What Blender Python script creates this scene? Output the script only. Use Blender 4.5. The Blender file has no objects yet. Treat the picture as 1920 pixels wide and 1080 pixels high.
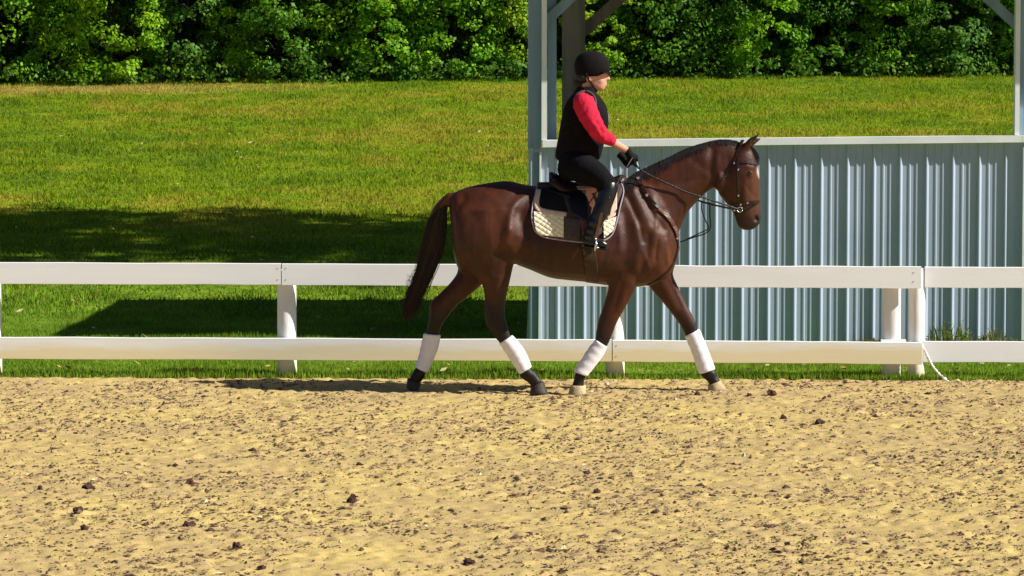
import bpy, bmesh, math, random
import numpy as np
from mathutils import Vector, Matrix
from mathutils.bvhtree import BVHTree

random.seed(7)
RNG = np.random.default_rng(11)
SC = bpy.context.scene
COL = SC.collection

# ------------------------------------------------------------------ camera, sky, sun, exposure
CAM_Y, CAM_Z, FPX, PITCH = -26.0, 2.6, 6500.0, math.atan((540 - 87) / 6500.0)
cam_d = bpy.data.cameras.new('camera')
cam_d.sensor_width = 36.0
cam_d.lens = FPX / 1920.0 * 36.0
cam_d.clip_start, cam_d.clip_end = 0.5, 2000.0
cam = bpy.data.objects.new('camera', cam_d)
cam.location = (0, CAM_Y, CAM_Z)
cam.rotation_euler = (math.pi / 2 - PITCH, 0, 0)
COL.objects.link(cam)
SC.camera = cam

SUN = Vector((1.2, -0.33, 1.0)).normalized()
world = bpy.data.worlds.new('World')
SC.world = world
world.use_nodes = True
nt = world.node_tree
nt.nodes.clear()
wo = nt.nodes.new('ShaderNodeOutputWorld')
wb = nt.nodes.new('ShaderNodeBackground')
sk = nt.nodes.new('ShaderNodeTexSky')
sk.sky_type = 'NISHITA'
sk.sun_disc = False
sk.sun_elevation = math.asin(SUN.z)
sk.sun_rotation = math.atan2(SUN.x, SUN.y)
sk.air_density, sk.dust_density, sk.ozone_density = 0.6, 0.3, 2.0
nt.links.new(sk.outputs[0], wb.inputs[0])
wb.inputs[1].default_value = 0.05
nt.links.new(wb.outputs[0], wo.inputs[0])
sun_d = bpy.data.lights.new('sun', 'SUN')
sun_d.energy = 5.0
sun_d.angle = math.radians(0.5)
sun_d.color = (1.0, 0.95, 0.87)
sun = bpy.data.objects.new('sun', sun_d)
sun.rotation_euler = SUN.to_track_quat('Z', 'Y').to_euler()
sun.location = (30, -10, 25)
COL.objects.link(sun)
SC.view_settings.view_transform = 'Standard'
SC.view_settings.look = 'None'
SC.view_settings.exposure = 0.6
SC.view_settings.gamma = 1.0
SC.view_settings.use_curve_mapping = False

# ------------------------------------------------------------------ helpers
CT, ST = math.cos(PITCH), math.sin(PITCH)

def P(px, py, y=0.0):
    """point of the plane at depth y seen at that place of the photograph (measuring aid)"""
    a = (px - 960) / FPX
    b = -(py - 540) / FPX
    d = Vector((a, CT + b * ST, -ST + b * CT))
    t = (y - CAM_Y) / d.y
    return Vector((d.x * t, y, CAM_Z + d.z * t))

def make_mesh(name, V, F):
    V = np.asarray(V, dtype=np.float32)
    me = bpy.data.meshes.new(name)
    if isinstance(F, np.ndarray):
        m, k = F.shape
        me.vertices.add(len(V)); me.vertices.foreach_set('co', V.ravel())
        me.loops.add(m * k); me.loops.foreach_set('vertex_index', F.astype(np.int32).ravel())
        me.polygons.add(m); me.polygons.foreach_set('loop_start', np.arange(0, m * k, k, dtype=np.int32))
        me.update(calc_edges=True)
    else:
        me.from_pydata(V.tolist(), [], F)
        me.update()
    return me

def wloc(o):
    v = Vector((0, 0, 0))
    while o is not None:
        v += o.location
        o = o.parent
    return v

def tag(o, label=None, cat=None, group=None, kind=None):
    if label: o['label'] = label
    if cat: o['category'] = cat
    if group: o['group'] = group
    if kind: o['kind'] = kind
    return o

def thing(name, loc, label, cat, group=None):
    o = bpy.data.objects.new(name, None)
    o.location = loc
    o.empty_display_size = 0.1
    COL.objects.link(o)
    return tag(o, label, cat, group)

def obj(name, me, mat, parent=None, smooth=False, loc=None):
    """links a mesh given in world coordinates as one object (made local to its parent / own origin)"""
    off = wloc(parent) if parent else Vector(loc or (0, 0, 0))
    if off.length > 0:
        me.transform(Matrix.Translation(-off))
    me.shade_smooth() if smooth else me.shade_flat()
    if mat is not None and len(me.materials) == 0: me.materials.append(mat)
    o = bpy.data.objects.new(name, me)
    COL.objects.link(o)
    if parent: o.parent = parent
    elif loc: o.location = loc
    return o

class MB:
    def __init__(s): s.V, s.F = [], []
    def add(s, V, F):
        n = len(s.V)
        s.V += [tuple(v) for v in V]
        s.F += [tuple(i + n for i in f) for f in F]
        return s
    def box(s, x0, x1, y0, y1, z0, z1, tilt=0.0):
        t = tilt * (x1 - x0)
        V = [(x0, y0, z0), (x1, y0, z0 + t), (x1, y1, z0 + t), (x0, y1, z0), (x0, y0, z1), (x1, y0, z1 + t), (x1, y1, z1 + t), (x0, y1, z1)]
        return s.add(V, [(0, 3, 2, 1), (4, 5, 6, 7), (0, 1, 5, 4), (1, 2, 6, 5), (2, 3, 7, 6), (3, 0, 4, 7)])
    def bar(s, a, b, w, t, up=(0, -1, 0)):
        a, b = Vector(a), Vector(b)
        d = (b - a).normalized(); u = Vector(up); u = (u - d * u.dot(d)).normalized(); v = d.cross(u)
        V = []
        for p in (a, b):
            for (i, j) in ((-1, -1), (1, -1), (1, 1), (-1, 1)):
                V.append(p + u * (i * t / 2) + v * (j * w / 2))
        return s.add(V, [(0, 1, 2, 3), (7, 6, 5, 4), (0, 4, 5, 1), (1, 5, 6, 2), (2, 6, 7, 3), (3, 7, 4, 0)])
    def rings(s, R):
        """R: list of equally long closed rings of points; capped loft"""
        k = len(R[0]); V = [p for r in R for p in r]; F = []
        for i in range(len(R) - 1):
            for j in range(k):
                a, b = i * k + j, i * k + (j + 1) % k
                F.append((a, b, b + k, a + k))
        F.append(tuple(range(k - 1, -1, -1)))
        F.append(tuple(range((len(R) - 1) * k, len(R) * k)))
        return s.add(V, F)
    def tube(s, pts, rad, k=8):
        pts = [Vector(p) for p in pts]
        if not hasattr(rad, '__len__'): rad = [rad] * len(pts)
        R = []; u = None
        for i, p in enumerate(pts):
            d = (pts[min(i + 1, len(pts) - 1)] - pts[max(i - 1, 0)]).normalized()
            if u is None: u = d.orthogonal().normalized()
            u = (u - d * u.dot(d)).normalized(); v = d.cross(u)
            R.append([p + (u * math.cos(2 * math.pi * j / k) + v * math.sin(2 * math.pi * j / k)) * rad[i] for j in range(k)])
        return s.rings(R)
    def ell(s, c, r, n=12, m=8, rot=None):
        V, F = [], []
        c = Vector(c)
        for i in range(1, m):
            a = math.pi * i / m
            for j in range(n):
                b = 2 * math.pi * j / n
                v = Vector((r[0] * math.sin(a) * math.cos(b), r[1] * math.sin(a) * math.sin(b), r[2] * math.cos(a)))
                if rot is not None: v = rot @ v
                V.append(c + v)
        t, bt = Vector((0, 0, r[2])), Vector((0, 0, -r[2]))
        if rot is not None: t, bt = rot @ t, rot @ bt
        V += [c + t, c + bt]
        T, B = len(V) - 2, len(V) - 1
        for j in range(n):
            F.append((T, j, (j + 1) % n)); F.append((B, (m - 2) * n + (j + 1) % n, (m - 2) * n + j))
        for i in range(m - 2):
            for j in range(n):
                a, b = i * n + j, i * n + (j + 1) % n
                F.append((a, a + n, b + n, b))
        return s.add(V, F)
    def mesh(s, name): return make_mesh(name, np.array([tuple(v) for v in s.V]), s.F)
    def recalc(s, name):
        me = s.mesh(name)
        bm = bmesh.new(); bm.from_mesh(me); bmesh.ops.recalc_face_normals(bm, faces=bm.faces); bm.to_mesh(me); bm.free()
        return me

def cat_interp(A, n):
    """resample rows of A smoothly (Catmull-Rom) to n rows per span"""
    A = np.asarray(A, float); out = []
    for i in range(len(A) - 1):
        p0, p1, p2, p3 = A[max(i - 1, 0)], A[i], A[i + 1], A[min(i + 2, len(A) - 1)]
        for q in range(n):
            t = q / n
            out.append(0.5 * ((2 * p1) + (p2 - p0) * t + (2 * p0 - 5 * p1 + 4 * p2 - p3) * t * t + (3 * p1 - p0 - 3 * p2 + p3) * t ** 3))
    out.append(A[-1]); return np.array(out)

def loft_px(mb, st, k=24, e=2.2, sub=4):
    """st rows: ax, ay, bx, by, halfwidth, ycentre, taper(top narrower) ; a,b = opposite outline points in photograph pixels"""
    S = cat_interp([list(r) + [0.0] * (7 - len(r)) for r in st], sub)
    R = []
    for ax, ay, bx, by, w, yc, kk in S:
        a, b = P(ax, ay, yc), P(bx, by, yc)
        c, u = (a + b) / 2, (a - b) / 2
        ring = []
        for j in range(k):
            t = 2 * math.pi * j / k
            cu, sv = math.cos(t), math.sin(t)
            cu = math.copysign(abs(cu) ** (2 / e), cu); sv = math.copysign(abs(sv) ** (2 / e), sv)
            ring.append(c + u * cu + Vector((0, w * sv * (1 - kk * cu), 0)))
        R.append(ring)
    mb.rings(R)
    return mb

def remesh(mb, name, voxel=0.012, smooth=6, fac=0.5):
    me = mb.recalc('tmp')
    o = bpy.data.objects.new('tmp', me); COL.objects.link(o)
    m = o.modifiers.new('r', 'REMESH'); m.mode = 'VOXEL'; m.voxel_size = voxel
    if smooth:
        m2 = o.modifiers.new('s', 'SMOOTH'); m2.factor = fac; m2.iterations = smooth
    dg = bpy.context.evaluated_depsgraph_get()
    out = bpy.data.meshes.new_from_object(o.evaluated_get(dg))
    bpy.data.objects.remove(o); bpy.data.meshes.remove(me)
    out.name = name
    return out

def coords(me):
    V = np.empty(len(me.vertices) * 3, np.float32); me.vertices.foreach_get('co', V); return V.reshape(-1, 3).astype(float)
def normals(me):
    N = np.empty(len(me.vertices) * 3, np.float32); me.vertex_normals.foreach_get('vector', N); return N.reshape(-1, 3).astype(float)
def setcoords(me, V):
    me.vertices.foreach_set('co', V.astype(np.float32).ravel()); me.update()
def setcol(me, C, name='tint'):
    a = me.color_attributes.new(name, 'FLOAT_COLOR', 'POINT')
    C = np.asarray(C, np.float32)
    if C.shape[1] == 3: C = np.concatenate([C, np.ones((len(C), 1), np.float32)], 1)
    a.data.foreach_set('color', C.ravel())

def hsh(ix, iy, seed):
    h = (ix.astype(np.int64) * 374761393 + iy.astype(np.int64) * 668265263 + seed * 1442695041) & 0x7fffffff
    h = ((h ^ (h >> 13)) * 1274126177) & 0x7fffffff
    h = h ^ (h >> 16)
    return (h & 0xffffff) / float(0xffffff)
def vnoise(x, y, seed=0):
    ix, iy = np.floor(x), np.floor(y); fx, fy = x - ix, y - iy
    fx = fx * fx * (3 - 2 * fx); fy = fy * fy * (3 - 2 * fy)
    a, b, c, d = hsh(ix, iy, seed), hsh(ix + 1, iy, seed), hsh(ix, iy + 1, seed), hsh(ix + 1, iy + 1, seed)
    return (a * (1 - fx) + b * fx) * (1 - fy) + (c * (1 - fx) + d * fx) * fy
def fbm(x, y, seed=0, o=4):
    s = 0; a = 0.5; t = 0
    for i in range(o):
        s = s + a * vnoise(x * 2 ** i + 17.3 * i, y * 2 ** i + 5.1 * i, seed + i); t += a; a *= 0.5
    return s / t

# ------------------------------------------------------------------ materials
def nodes(name):
    m = bpy.data.materials.new(name); m.use_nodes = True
    n = m.node_tree.nodes; l = m.node_tree.links
    return m, n, l, n['Principled BSDF'], n['Material Output']
def mat(name, c, rough=0.6, c2=None, scale=8.0, bump=0.0, bscale=40.0, metal=0.0, spec=0.4, stretch=(1, 1, 1), coat=0.0, detail=6, sheen=0.0):
    m, n, l, b, out = nodes(name)
    b.inputs['Roughness'].default_value = rough; b.inputs['Metallic'].default_value = metal
    b.inputs['Specular IOR Level'].default_value = spec
    b.inputs['Coat Weight'].default_value = coat; b.inputs['Coat Roughness'].default_value = 0.25
    b.inputs['Sheen Weight'].default_value = sheen
    tc = n.new('ShaderNodeTexCoord'); mp = n.new('ShaderNodeMapping'); mp.inputs['Scale'].default_value = stretch
    l.new(tc.outputs['Object'], mp.inputs[0])
    nz = n.new('ShaderNodeTexNoise'); nz.inputs['Scale'].default_value = scale; nz.inputs['Detail'].default_value = detail
    l.new(mp.outputs[0], nz.inputs['Vector'])
    rp = n.new('ShaderNodeValToRGB')
    c2 = c2 or tuple(x * 0.75 for x in c)
    rp.color_ramp.elements[0].position = 0.35; rp.color_ramp.elements[1].position = 0.65
    rp.color_ramp.elements[0].color = (*c2, 1); rp.color_ramp.elements[1].color = (*c, 1)
    l.new(nz.outputs['Fac'], rp.inputs[0]); l.new(rp.outputs[0], b.inputs['Base Color'])
    if bump:
        n2 = n.new('ShaderNodeTexNoise'); n2.inputs['Scale'].default_value = bscale; n2.inputs['Detail'].default_value = 5
        l.new(mp.outputs[0], n2.inputs['Vector'])
        bp = n.new('ShaderNodeBump'); bp.inputs['Strength'].default_value = bump; bp.inputs['Distance'].default_value = 0.02
        l.new(n2.outputs['Fac'], bp.inputs['Height']); l.new(bp.outputs[0], b.inputs['Normal'])
    return m
def attr_mat(name, rough=0.6, trans=0.0, nscale=30.0, namt=0.25, bump=0.0, bscale=120.0, spec=0.3, stretch=(1, 1, 1), sheen=0.0):
    m, n, l, b, out = nodes(name)
    b.inputs['Roughness'].default_value = rough; b.inputs['Specular IOR Level'].default_value = spec
    b.inputs['Sheen Weight'].default_value = sheen
    at = n.new('ShaderNodeAttribute'); at.attribute_name = 'tint'
    tc = n.new('ShaderNodeTexCoord'); mp = n.new('ShaderNodeMapping'); mp.inputs['Scale'].default_value = stretch
    l.new(tc.outputs['Object'], mp.inputs[0])
    nz = n.new('ShaderNodeTexNoise'); nz.inputs['Scale'].default_value = nscale; nz.inputs['Detail'].default_value = 5
    l.new(mp.outputs[0], nz.inputs['Vector'])
    mr = n.new('ShaderNodeMapRange'); mr.inputs[1].default_value = 0.3; mr.inputs[2].default_value = 0.7
    mr.inputs[3].default_value = 1 - namt; mr.inputs[4].default_value = 1 + namt
    l.new(nz.outputs['Fac'], mr.inputs[0])
    mx = n.new('ShaderNodeMix'); mx.data_type = 'RGBA'; mx.blend_type = 'MULTIPLY'; mx.inputs[0].default_value = 1.0
    l.new(at.outputs['Color'], mx.inputs[6]); l.new(mr.outputs[0], mx.inputs[7])
    l.new(mx.outputs[2], b.inputs['Base Color'])
    if bump:
        n2 = n.new('ShaderNodeTexNoise'); n2.inputs['Scale'].default_value = bscale; n2.inputs['Detail'].default_value = 4
        l.new(mp.outputs[0], n2.inputs['Vector'])
        bp = n.new('ShaderNodeBump'); bp.inputs['Strength'].default_value = bump; bp.inputs['Distance'].default_value = 0.01
        l.new(n2.outputs['Fac'], bp.inputs['Height']); l.new(bp.outputs[0], b.inputs['Normal'])
    if trans:
        tr = n.new('ShaderNodeBsdfTranslucent'); l.new(mx.outputs[2], tr.inputs[0])
        ms = n.new('ShaderNodeMixShader'); ms.inputs[0].default_value = trans
        l.new(b.outputs[0], ms.inputs[1]); l.new(tr.outputs[0], ms.inputs[2]); l.new(ms.outputs[0], out.inputs[0])
    return m

M = {}
M['sand'] = attr_mat('arena_sand', 0.95, 0, 110.0, 0.26, 0.5, 150.0, 0.1)
M['clod'] = attr_mat('dirt_clod', 0.95, 0, 60.0, 0.3, 0.6, 120.0, 0.1)
M['lawn'] = attr_mat('lawn_turf', 0.95, 0, 6.0, 0.3, 1.0, 30.0, 0.1)
M['blade'] = attr_mat('grass_blade', 0.7, 0.45, 3.0, 0.15, 0, 1, 0.12)
M['leaf'] = attr_mat('leaf', 0.55, 0.38, 3.0, 0.12, 0, 1, 0.22)
M['bark'] = mat('bark', (0.045, 0.035, 0.025), 0.95, (0.02, 0.016, 0.012), 12, 0.8, 30)
M['rail'] = mat('rail_paint', (0.88, 0.90, 0.92), 0.5, (0.84, 0.86, 0.88), 3, 0.04, 14, stretch=(0.3, 4, 4))
M['rail_low'] = mat('stained_rail_paint', (0.88, 0.89, 0.89), 0.55, (0.84, 0.84, 0.81), 2.2, 0.05, 14, stretch=(0.35, 4, 3))
def stain(m, z1, z0, c):
    n = m.node_tree.nodes; l = m.node_tree.links; b = n['Principled BSDF']
    src = b.inputs['Base Color'].links[0].from_socket
    tc = n.new('ShaderNodeTexCoord'); sp = n.new('ShaderNodeSeparateXYZ'); l.new(tc.outputs['Object'], sp.inputs[0])
    mp = n.new('ShaderNodeMapping'); mp.inputs['Scale'].default_value = (0.8, 1, 5); l.new(tc.outputs['Object'], mp.inputs[0])
    nz = n.new('ShaderNodeTexNoise'); nz.inputs['Scale'].default_value = 2.0; nz.inputs['Detail'].default_value = 6; l.new(mp.outputs[0], nz.inputs['Vector'])
    ma = n.new('ShaderNodeMath'); ma.operation = 'MULTIPLY_ADD'; l.new(nz.outputs['Fac'], ma.inputs[0]); ma.inputs[1].default_value = 0.16; l.new(sp.outputs['Z'], ma.inputs[2])
    mr = n.new('ShaderNodeMapRange'); mr.inputs[1].default_value = z1; mr.inputs[2].default_value = z0; l.new(ma.outputs[0], mr.inputs[0])
    mx = n.new('ShaderNodeMix'); mx.data_type = 'RGBA'; l.new(mr.outputs[0], mx.inputs[0]); l.new(src, mx.inputs[6]); mx.inputs[7].default_value = (*c, 1)
    l.new(mx.outputs[2], b.inputs['Base Color'])
stain(M['rail_low'], 0.385, 0.315, (0.80, 0.71, 0.47))
M['post'] = mat('post_paint', (0.84, 0.83, 0.82), 0.55, (0.74, 0.73, 0.74), 5, 0.3, 12, stretch=(1, 1, 0.3))
stain(M['post'], 0.30, 0.12, (0.72, 0.60, 0.38))
M['metal'] = mat('sheet_metal', (0.38, 0.45, 0.55), 0.45, (0.345, 0.41, 0.505), 1.5, 0.05, 6, spec=0.4)
M['trim'] = mat('white_trim', (0.82, 0.84, 0.82), 0.5, (0.72, 0.75, 0.75), 3, 0.05, 10)
M['bluewood'] = mat('blue_painted_board', (0.24, 0.34, 0.42), 0.6, (0.18, 0.27, 0.34), 3, 0.2, 20, stretch=(4, 4, 0.3))
M['wood'] = mat('weathered_timber', (0.22, 0.215, 0.20), 0.8, (0.15, 0.145, 0.13), 4, 0.4, 25, stretch=(4, 4, 0.3))
M['hair'] = attr_mat('horse_hair', 0.55, 0.0, 5, 0.2, 0, 1, 0.2)
M['coat'] = attr_mat('horse_coat', 0.44, 0, 22.0, 0.30, 0.30, 220.0, 0.30, (1, 1, 0.3), 0.0)
M['hoof'] = mat('hoof_horn', (0.055, 0.045, 0.035), 0.6, (0.03, 0.024, 0.02), 10, 0.3, 40, stretch=(1, 1, 3))
M['hoof_dusty'] = mat('dusty_hoof', (0.52, 0.42, 0.24), 0.9, (0.32, 0.24, 0.14), 14, 0.3, 60)
M['wrap'] = mat('leg_wrap_fleece', (0.82, 0.80, 0.86), 0.85, (0.78, 0.76, 0.83), 14, 0.10, 60, sheen=0.3)
M['black_leather'] = mat('black_leather', (0.007, 0.007, 0.009), 0.45, (0.005, 0.005, 0.006), 20, 0.25, 60, spec=0.35)
M['brown_leather'] = mat('brown_leather', (0.028, 0.011, 0.006), 0.45, (0.017, 0.007, 0.004), 15, 0.2, 60, spec=0.35)
M['flap_leather'] = mat('saddle_flap_leather', (0.12, 0.045, 0.022), 0.4, (0.08, 0.03, 0.015), 15, 0.2, 60, spec=0.5)
M['girth'] = mat('girth_leather', (0.05, 0.024, 0.013), 0.5, (0.03, 0.014, 0.008), 15, 0.2, 60, spec=0.3)
M['buckle'] = mat('steel_buckle', (0.75, 0.75, 0.75), 0.2, None, 10, metal=1.0)
M['pad_dark'] = mat('pad_dark_cloth', (0.014, 0.013, 0.013), 0.9, (0.009, 0.009, 0.009), 30, 0.3, 200, spec=0.15)
M['pad_band'] = mat('pad_beige_band', (0.70, 0.53, 0.40), 0.85, (0.62, 0.45, 0.34), 30, 0.3, 200)
M['pad_quilt'] = mat('pad_cream_quilt', (0.86, 0.80, 0.60), 0.85, (0.78, 0.70, 0.50), 25, 0.2, 200)
M['pad_base'] = mat('pad_brown_cloth', (0.085, 0.06, 0.055), 0.85, (0.06, 0.043, 0.04), 30, 0.3, 200)
M['pad_pipe'] = mat('pad_piping', (0.42, 0.34, 0.42), 0.7, (0.32, 0.25, 0.33), 30)
M['skin'] = mat('skin', (0.62, 0.33, 0.23), 0.5, (0.54, 0.26, 0.18), 20, 0.05, 100)
M['red'] = mat('red_jersey', (0.60, 0.020, 0.060), 0.85, (0.48, 0.014, 0.042), 12, 0.2, 60, spec=0.15)
M['vest'] = mat('black_vest', (0.011, 0.008, 0.009), 0.9, (0.006, 0.0045, 0.005), 10, 0.3, 40, spec=0.12)
M['breeches'] = mat('black_breeches', (0.007, 0.006, 0.008), 0.9, (0.004, 0.004, 0.005), 10, 0.3, 40, spec=0.12)
M['boot'] = mat('boot_leather', (0.006, 0.006, 0.008), 0.3, (0.004, 0.004, 0.005), 15, 0.15, 30, spec=0.45)
M['helmet'] = mat('black_velvet_helmet', (0.008, 0.006, 0.007), 0.85, (0.005, 0.004, 0.0045), 20, 0.15, 120, spec=0.15)
M['glove'] = mat('black_glove', (0.005, 0.005, 0.007), 0.8, None, 20, 0.2, 80, spec=0.2)
M['hair_dark'] = mat('dark_brown_hair', (0.02, 0.012, 0.008), 0.5, None, 30, 0.4, 60, stretch=(5, 5, 1))
M['eye'] = mat('dark_eye', (0.008, 0.005, 0.004), 0.08, None, 10, spec=0.7)
M['white'] = mat('white_hair', (0.8, 0.78, 0.72), 0.8, None, 20, 0.2, 90)
M['rope'] = mat('white_rope', (0.8, 0.78, 0.72), 0.85, (0.65, 0.62, 0.55), 40, 0.5, 90)
M['stone'] = mat('pale_stone', (0.6, 0.55, 0.42), 0.9, (0.42, 0.36, 0.25), 20, 0.3, 60)
M['dry_leaf'] = attr_mat('dry_leaf', 0.7, 0.2, 20, 0.2)

# ------------------------------------------------------------------ ground
def fence_y(x): return 1.06 - 0.033 * x          # the fence line, a little nearer at the right
def lawn_z(x, y):
    x, y = np.asarray(x, float), np.asarray(y, float)
    t = np.clip((y - 7.0), 0, 45.0)
    z = 0.0625 * t * np.clip(t / 3.0, 0, 1) ** 0.5
    return 0.012 + z + 0.03 * (fbm(x * 0.35, y * 0.35, 3, 2) - 0.5) * np.clip((y - 2) / 4, 0, 1)

def axis(segs):
    out = []
    for a, b, s in segs:
        n = max(1, int(round((b - a) / s)))
        out += list(a + (b - a) * np.arange(n) / n)
    out.append(segs[-1][1]); return np.array(out)
def grid(xs, ys):
    X, Y = np.meshgrid(xs, ys); nx, ny = len(xs), len(ys)
    i = np.arange((ny - 1) * nx).reshape(ny - 1, nx)[:, :-1].ravel()
    return X.ravel(), Y.ravel(), np.stack([i, i + 1, i + nx + 1, i + nx], 1)

xs = axis([(-150, -20, 10), (-20, -6, 0.7), (-6, 6, 0.022), (6, 20, 0.7), (20, 150, 10)])
ys = axis([(-120, -20, 8), (-20, -10.5, 0.5), (-10.5, 1.35, 0.024), (1.35, 1.9, 0.18)])
X, Y, F = grid(xs, ys)
near = np.clip((6.3 - np.abs(X)) / 0.6, 0, 1) * np.clip((Y + 10.8) / 0.6, 0, 1)
hz = 0.016 * (fbm(X * 1.1, Y * 1.1, 21, 3) - 0.5) + 0.009 * (fbm(X * 6, Y * 6, 22, 3) - 0.5) + 0.030 * (fbm(X * 18, Y * 18, 25, 2) - 0.5)
Z = hz * (0.25 + 0.75 * near)
PR = np.stack([RNG.uniform(-6, 6, 520), RNG.uniform(-10, 0.6, 520)], 1)      # hoof prints
for (hx, hy) in PR:
    sel = (np.abs(X - hx) < 0.25) & (np.abs(Y - hy) < 0.25)
    if not sel.any(): continue
    ang = RNG.uniform(-0.5, 0.5)
    dx, dy = X[sel] - hx, Y[sel] - hy
    r = np.hypot(dx * math.cos(ang) + dy * math.sin(ang), (dy * math.cos(ang) - dx * math.sin(ang)) * 1.2) / RNG.uniform(0.055, 0.085)
    Z[sel] += RNG.uniform(0.2, 0.75) * (-0.030 * np.exp(-r ** 4) + 0.016 * np.exp(-((r - 1.35) / 0.35) ** 2))
# shallow kicked-up ridge along the hoof track and the fence foot
Z += 0.004 * np.exp(-((Y - 0.55) / 0.22) ** 2) * fbm(X * 2, Y * 2, 31, 2) * near
Z = np.where(Y > fence_y(X) + 0.12, -0.03, Z)
a = fbm(X * 1.2, Y * 1.2, 41, 3); b2 = fbm(X * 16, Y * 9, 44, 3)
t = np.clip((a * 0.40 + b2 * 0.60 - 0.30 - 0.10 * np.clip((Y + 1.5) / 2.5, 0, 1)) / 0.42, 0, 1)[:, None]
Csand = np.array([0.42, 0.305, 0.140]) * (1 - t) + np.array([0.54, 0.41, 0.142]) * t
sd = make_mesh('sand', np.stack([X, Y, Z], 1), F); setcol(sd, Csand)
sand = obj('sand_arena', sd, M['sand'], smooth=True); tag(sand, kind='structure')
SAND_BVH = None
def sand_z(x, y):
    i = np.clip(np.searchsorted(xs, x), 1, len(xs) - 1); j = np.clip(np.searchsorted(ys, y), 1, len(ys) - 1)
    return Z.reshape(len(ys), len(xs))[j, i]

xs2 = axis([(-160, -22, 10), (-22, -9, 1.0), (-9, 9, 0.12), (9, 22, 1.0), (22, 160, 10)])
v2 = axis([(0, 6, 0.1), (6, 46, 0.25), (46, 60, 1.5), (60, 300, 20)])
X2, V2, F2 = grid(xs2, v2)
wob = 0.10 * (fbm(X2 * 1.7, X2 * 0 + 2.0, 51, 3) - 0.5)
Y2 = np.where(V2 < 6, fence_y(np.clip(X2, -12, 12)) * (1 - V2 / 6) + wob * (1 - V2 / 6) + 0.02 + V2 * (1 - 0.0), V2)
Y2 = np.where(V2 < 6, (fence_y(np.clip(X2, -12, 12)) + wob + 0.0) * (1 - V2 / 6) + V2, V2)
Z2 = lawn_z(X2, Y2) + np.where(V2 < 0.05, -0.06, np.where(V2 < 0.15, 0.0, 0.0))
def grass_col(x, y, rnd=None):
    """lush near the fence, olive with dry patches up the slope"""
    g_near = np.array([0.185, 0.31, 0.022]); g_hill = np.array([0.205, 0.295, 0.008]); dry = np.array([0.34, 0.30, 0.03]); dk = np.array([0.11, 0.205, 0.010])
    k = np.clip((y - 7) / 9.0, 0, 1)[:, None]
    c = g_near * (1 - k) + g_hill * k
    n1 = fbm(x * 0.32, y * 0.34, 61, 4)[:, None]; n2 = fbm(x * 1.6, y * 1.5, 66, 3)[:, None]
    d = np.clip((n1 * 0.6 + n2 * 0.5 - 0.52) / 0.16, 0, 1) * (0.08 + 0.62 * k)
    c = c * (1 - d) + dry * d
    e = np.clip((0.46 - n1 * 0.5 - n2 * 0.5) / 0.16, 0, 1) * 0.7
    c = c * (1 - e) + dk * e
    # dry margin below the trees on the left
    wy = wood_y(x)
    m = (np.clip(1 - np.abs(y - wy + 1.2) / 1.6, 0, 1) * np.clip((-2.5 - x) / 4, 0, 1))[:, None]
    c = c * (1 - m) + np.array([0.45, 0.34, 0.09]) * m
    if rnd is not None: c = c * rnd
    return c
def wood_y(x): return 38.3 + 0.13 * np.asarray(x, float)
lw = make_mesh('lawn', np.stack([X2, Y2, Z2], 1), F2); setcol(lw, grass_col(X2, Y2) * 0.8)
lawn = obj('lawn', lw, M['lawn'], smooth=True); tag(lawn, kind='structure')

def blades(n, x0, x1, ysamp, hmin, hmax, w, lean=0.5):
    y = ysamp; x = RNG.uniform(0, 1, n)
    sp = (y + 26) / 26 * 4.15 * 1.25 + 0.6
    x = np.where(x0 is None, (x * 2 - 1) * sp, x)
    fy = fence_y(x) + 0.10 * (fbm(x * 1.7, x * 0 + 2.0, 51, 3) - 0.5)
    keep = y > fy - 0.05
    x, y = x[keep], y[keep]; n = len(x)
    z = lawn_z(x, y)
    cl = fbm(x * 2.2, y * 1.4, 71, 3)
    h = RNG.uniform(hmin, hmax, n) * (0.25 + 1.5 * cl ** 1.5)
    a = RNG.uniform(0, 2 * np.pi, n); ww = w * RNG.uniform(0.6, 1.4, n)
    la, ld = RNG.uniform(0, 2 * np.pi, n), RNG.uniform(0, lean, n) * h
    base = np.stack([x, y, z - 0.01], 1)
    s = np.stack([np.cos(a) * ww, np.sin(a) * ww, 0 * a], 1)
    tip = base + np.stack([np.cos(la) * ld, np.sin(la) * ld, h + 0.01], 1)
    V = np.stack([base - s, base + s, tip], 1).reshape(-1, 3)
    Fb = np.arange(3 * n).reshape(n, 3)
    C = grass_col(x, y, RNG.uniform(0.6, 1.45, (n, 1)))
    yel = RNG.uniform(0, 1, n) < 0.06
    C[yel] = np.array([0.30, 0.26, 0.06]) * RNG.uniform(0.7, 1.2, (yel.sum(), 1))
    return V, Fb, np.repeat(C, 3, axis=0)
n1 = 240000
V1, F1, C1 = blades(n1, None, None, 0.9 + 6.6 * RNG.uniform(0, 1, n1) ** 1.3, 0.02, 0.05, 0.005)
n3 = 500000
V3, F3, C3 = blades(n3, None, None, 7.0 + 33.0 * RNG.uniform(0, 1, n3) ** 0.95, 0.02, 0.075, 0.010, 1.1)
gm = make_mesh('grass', np.concatenate([V1, V3]), np.concatenate([F1, F3 + len(V1)])); setcol(gm, np.concatenate([C1, C3]))
grass = obj('grass', gm, M['blade']); tag(grass, kind='stuff')

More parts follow.
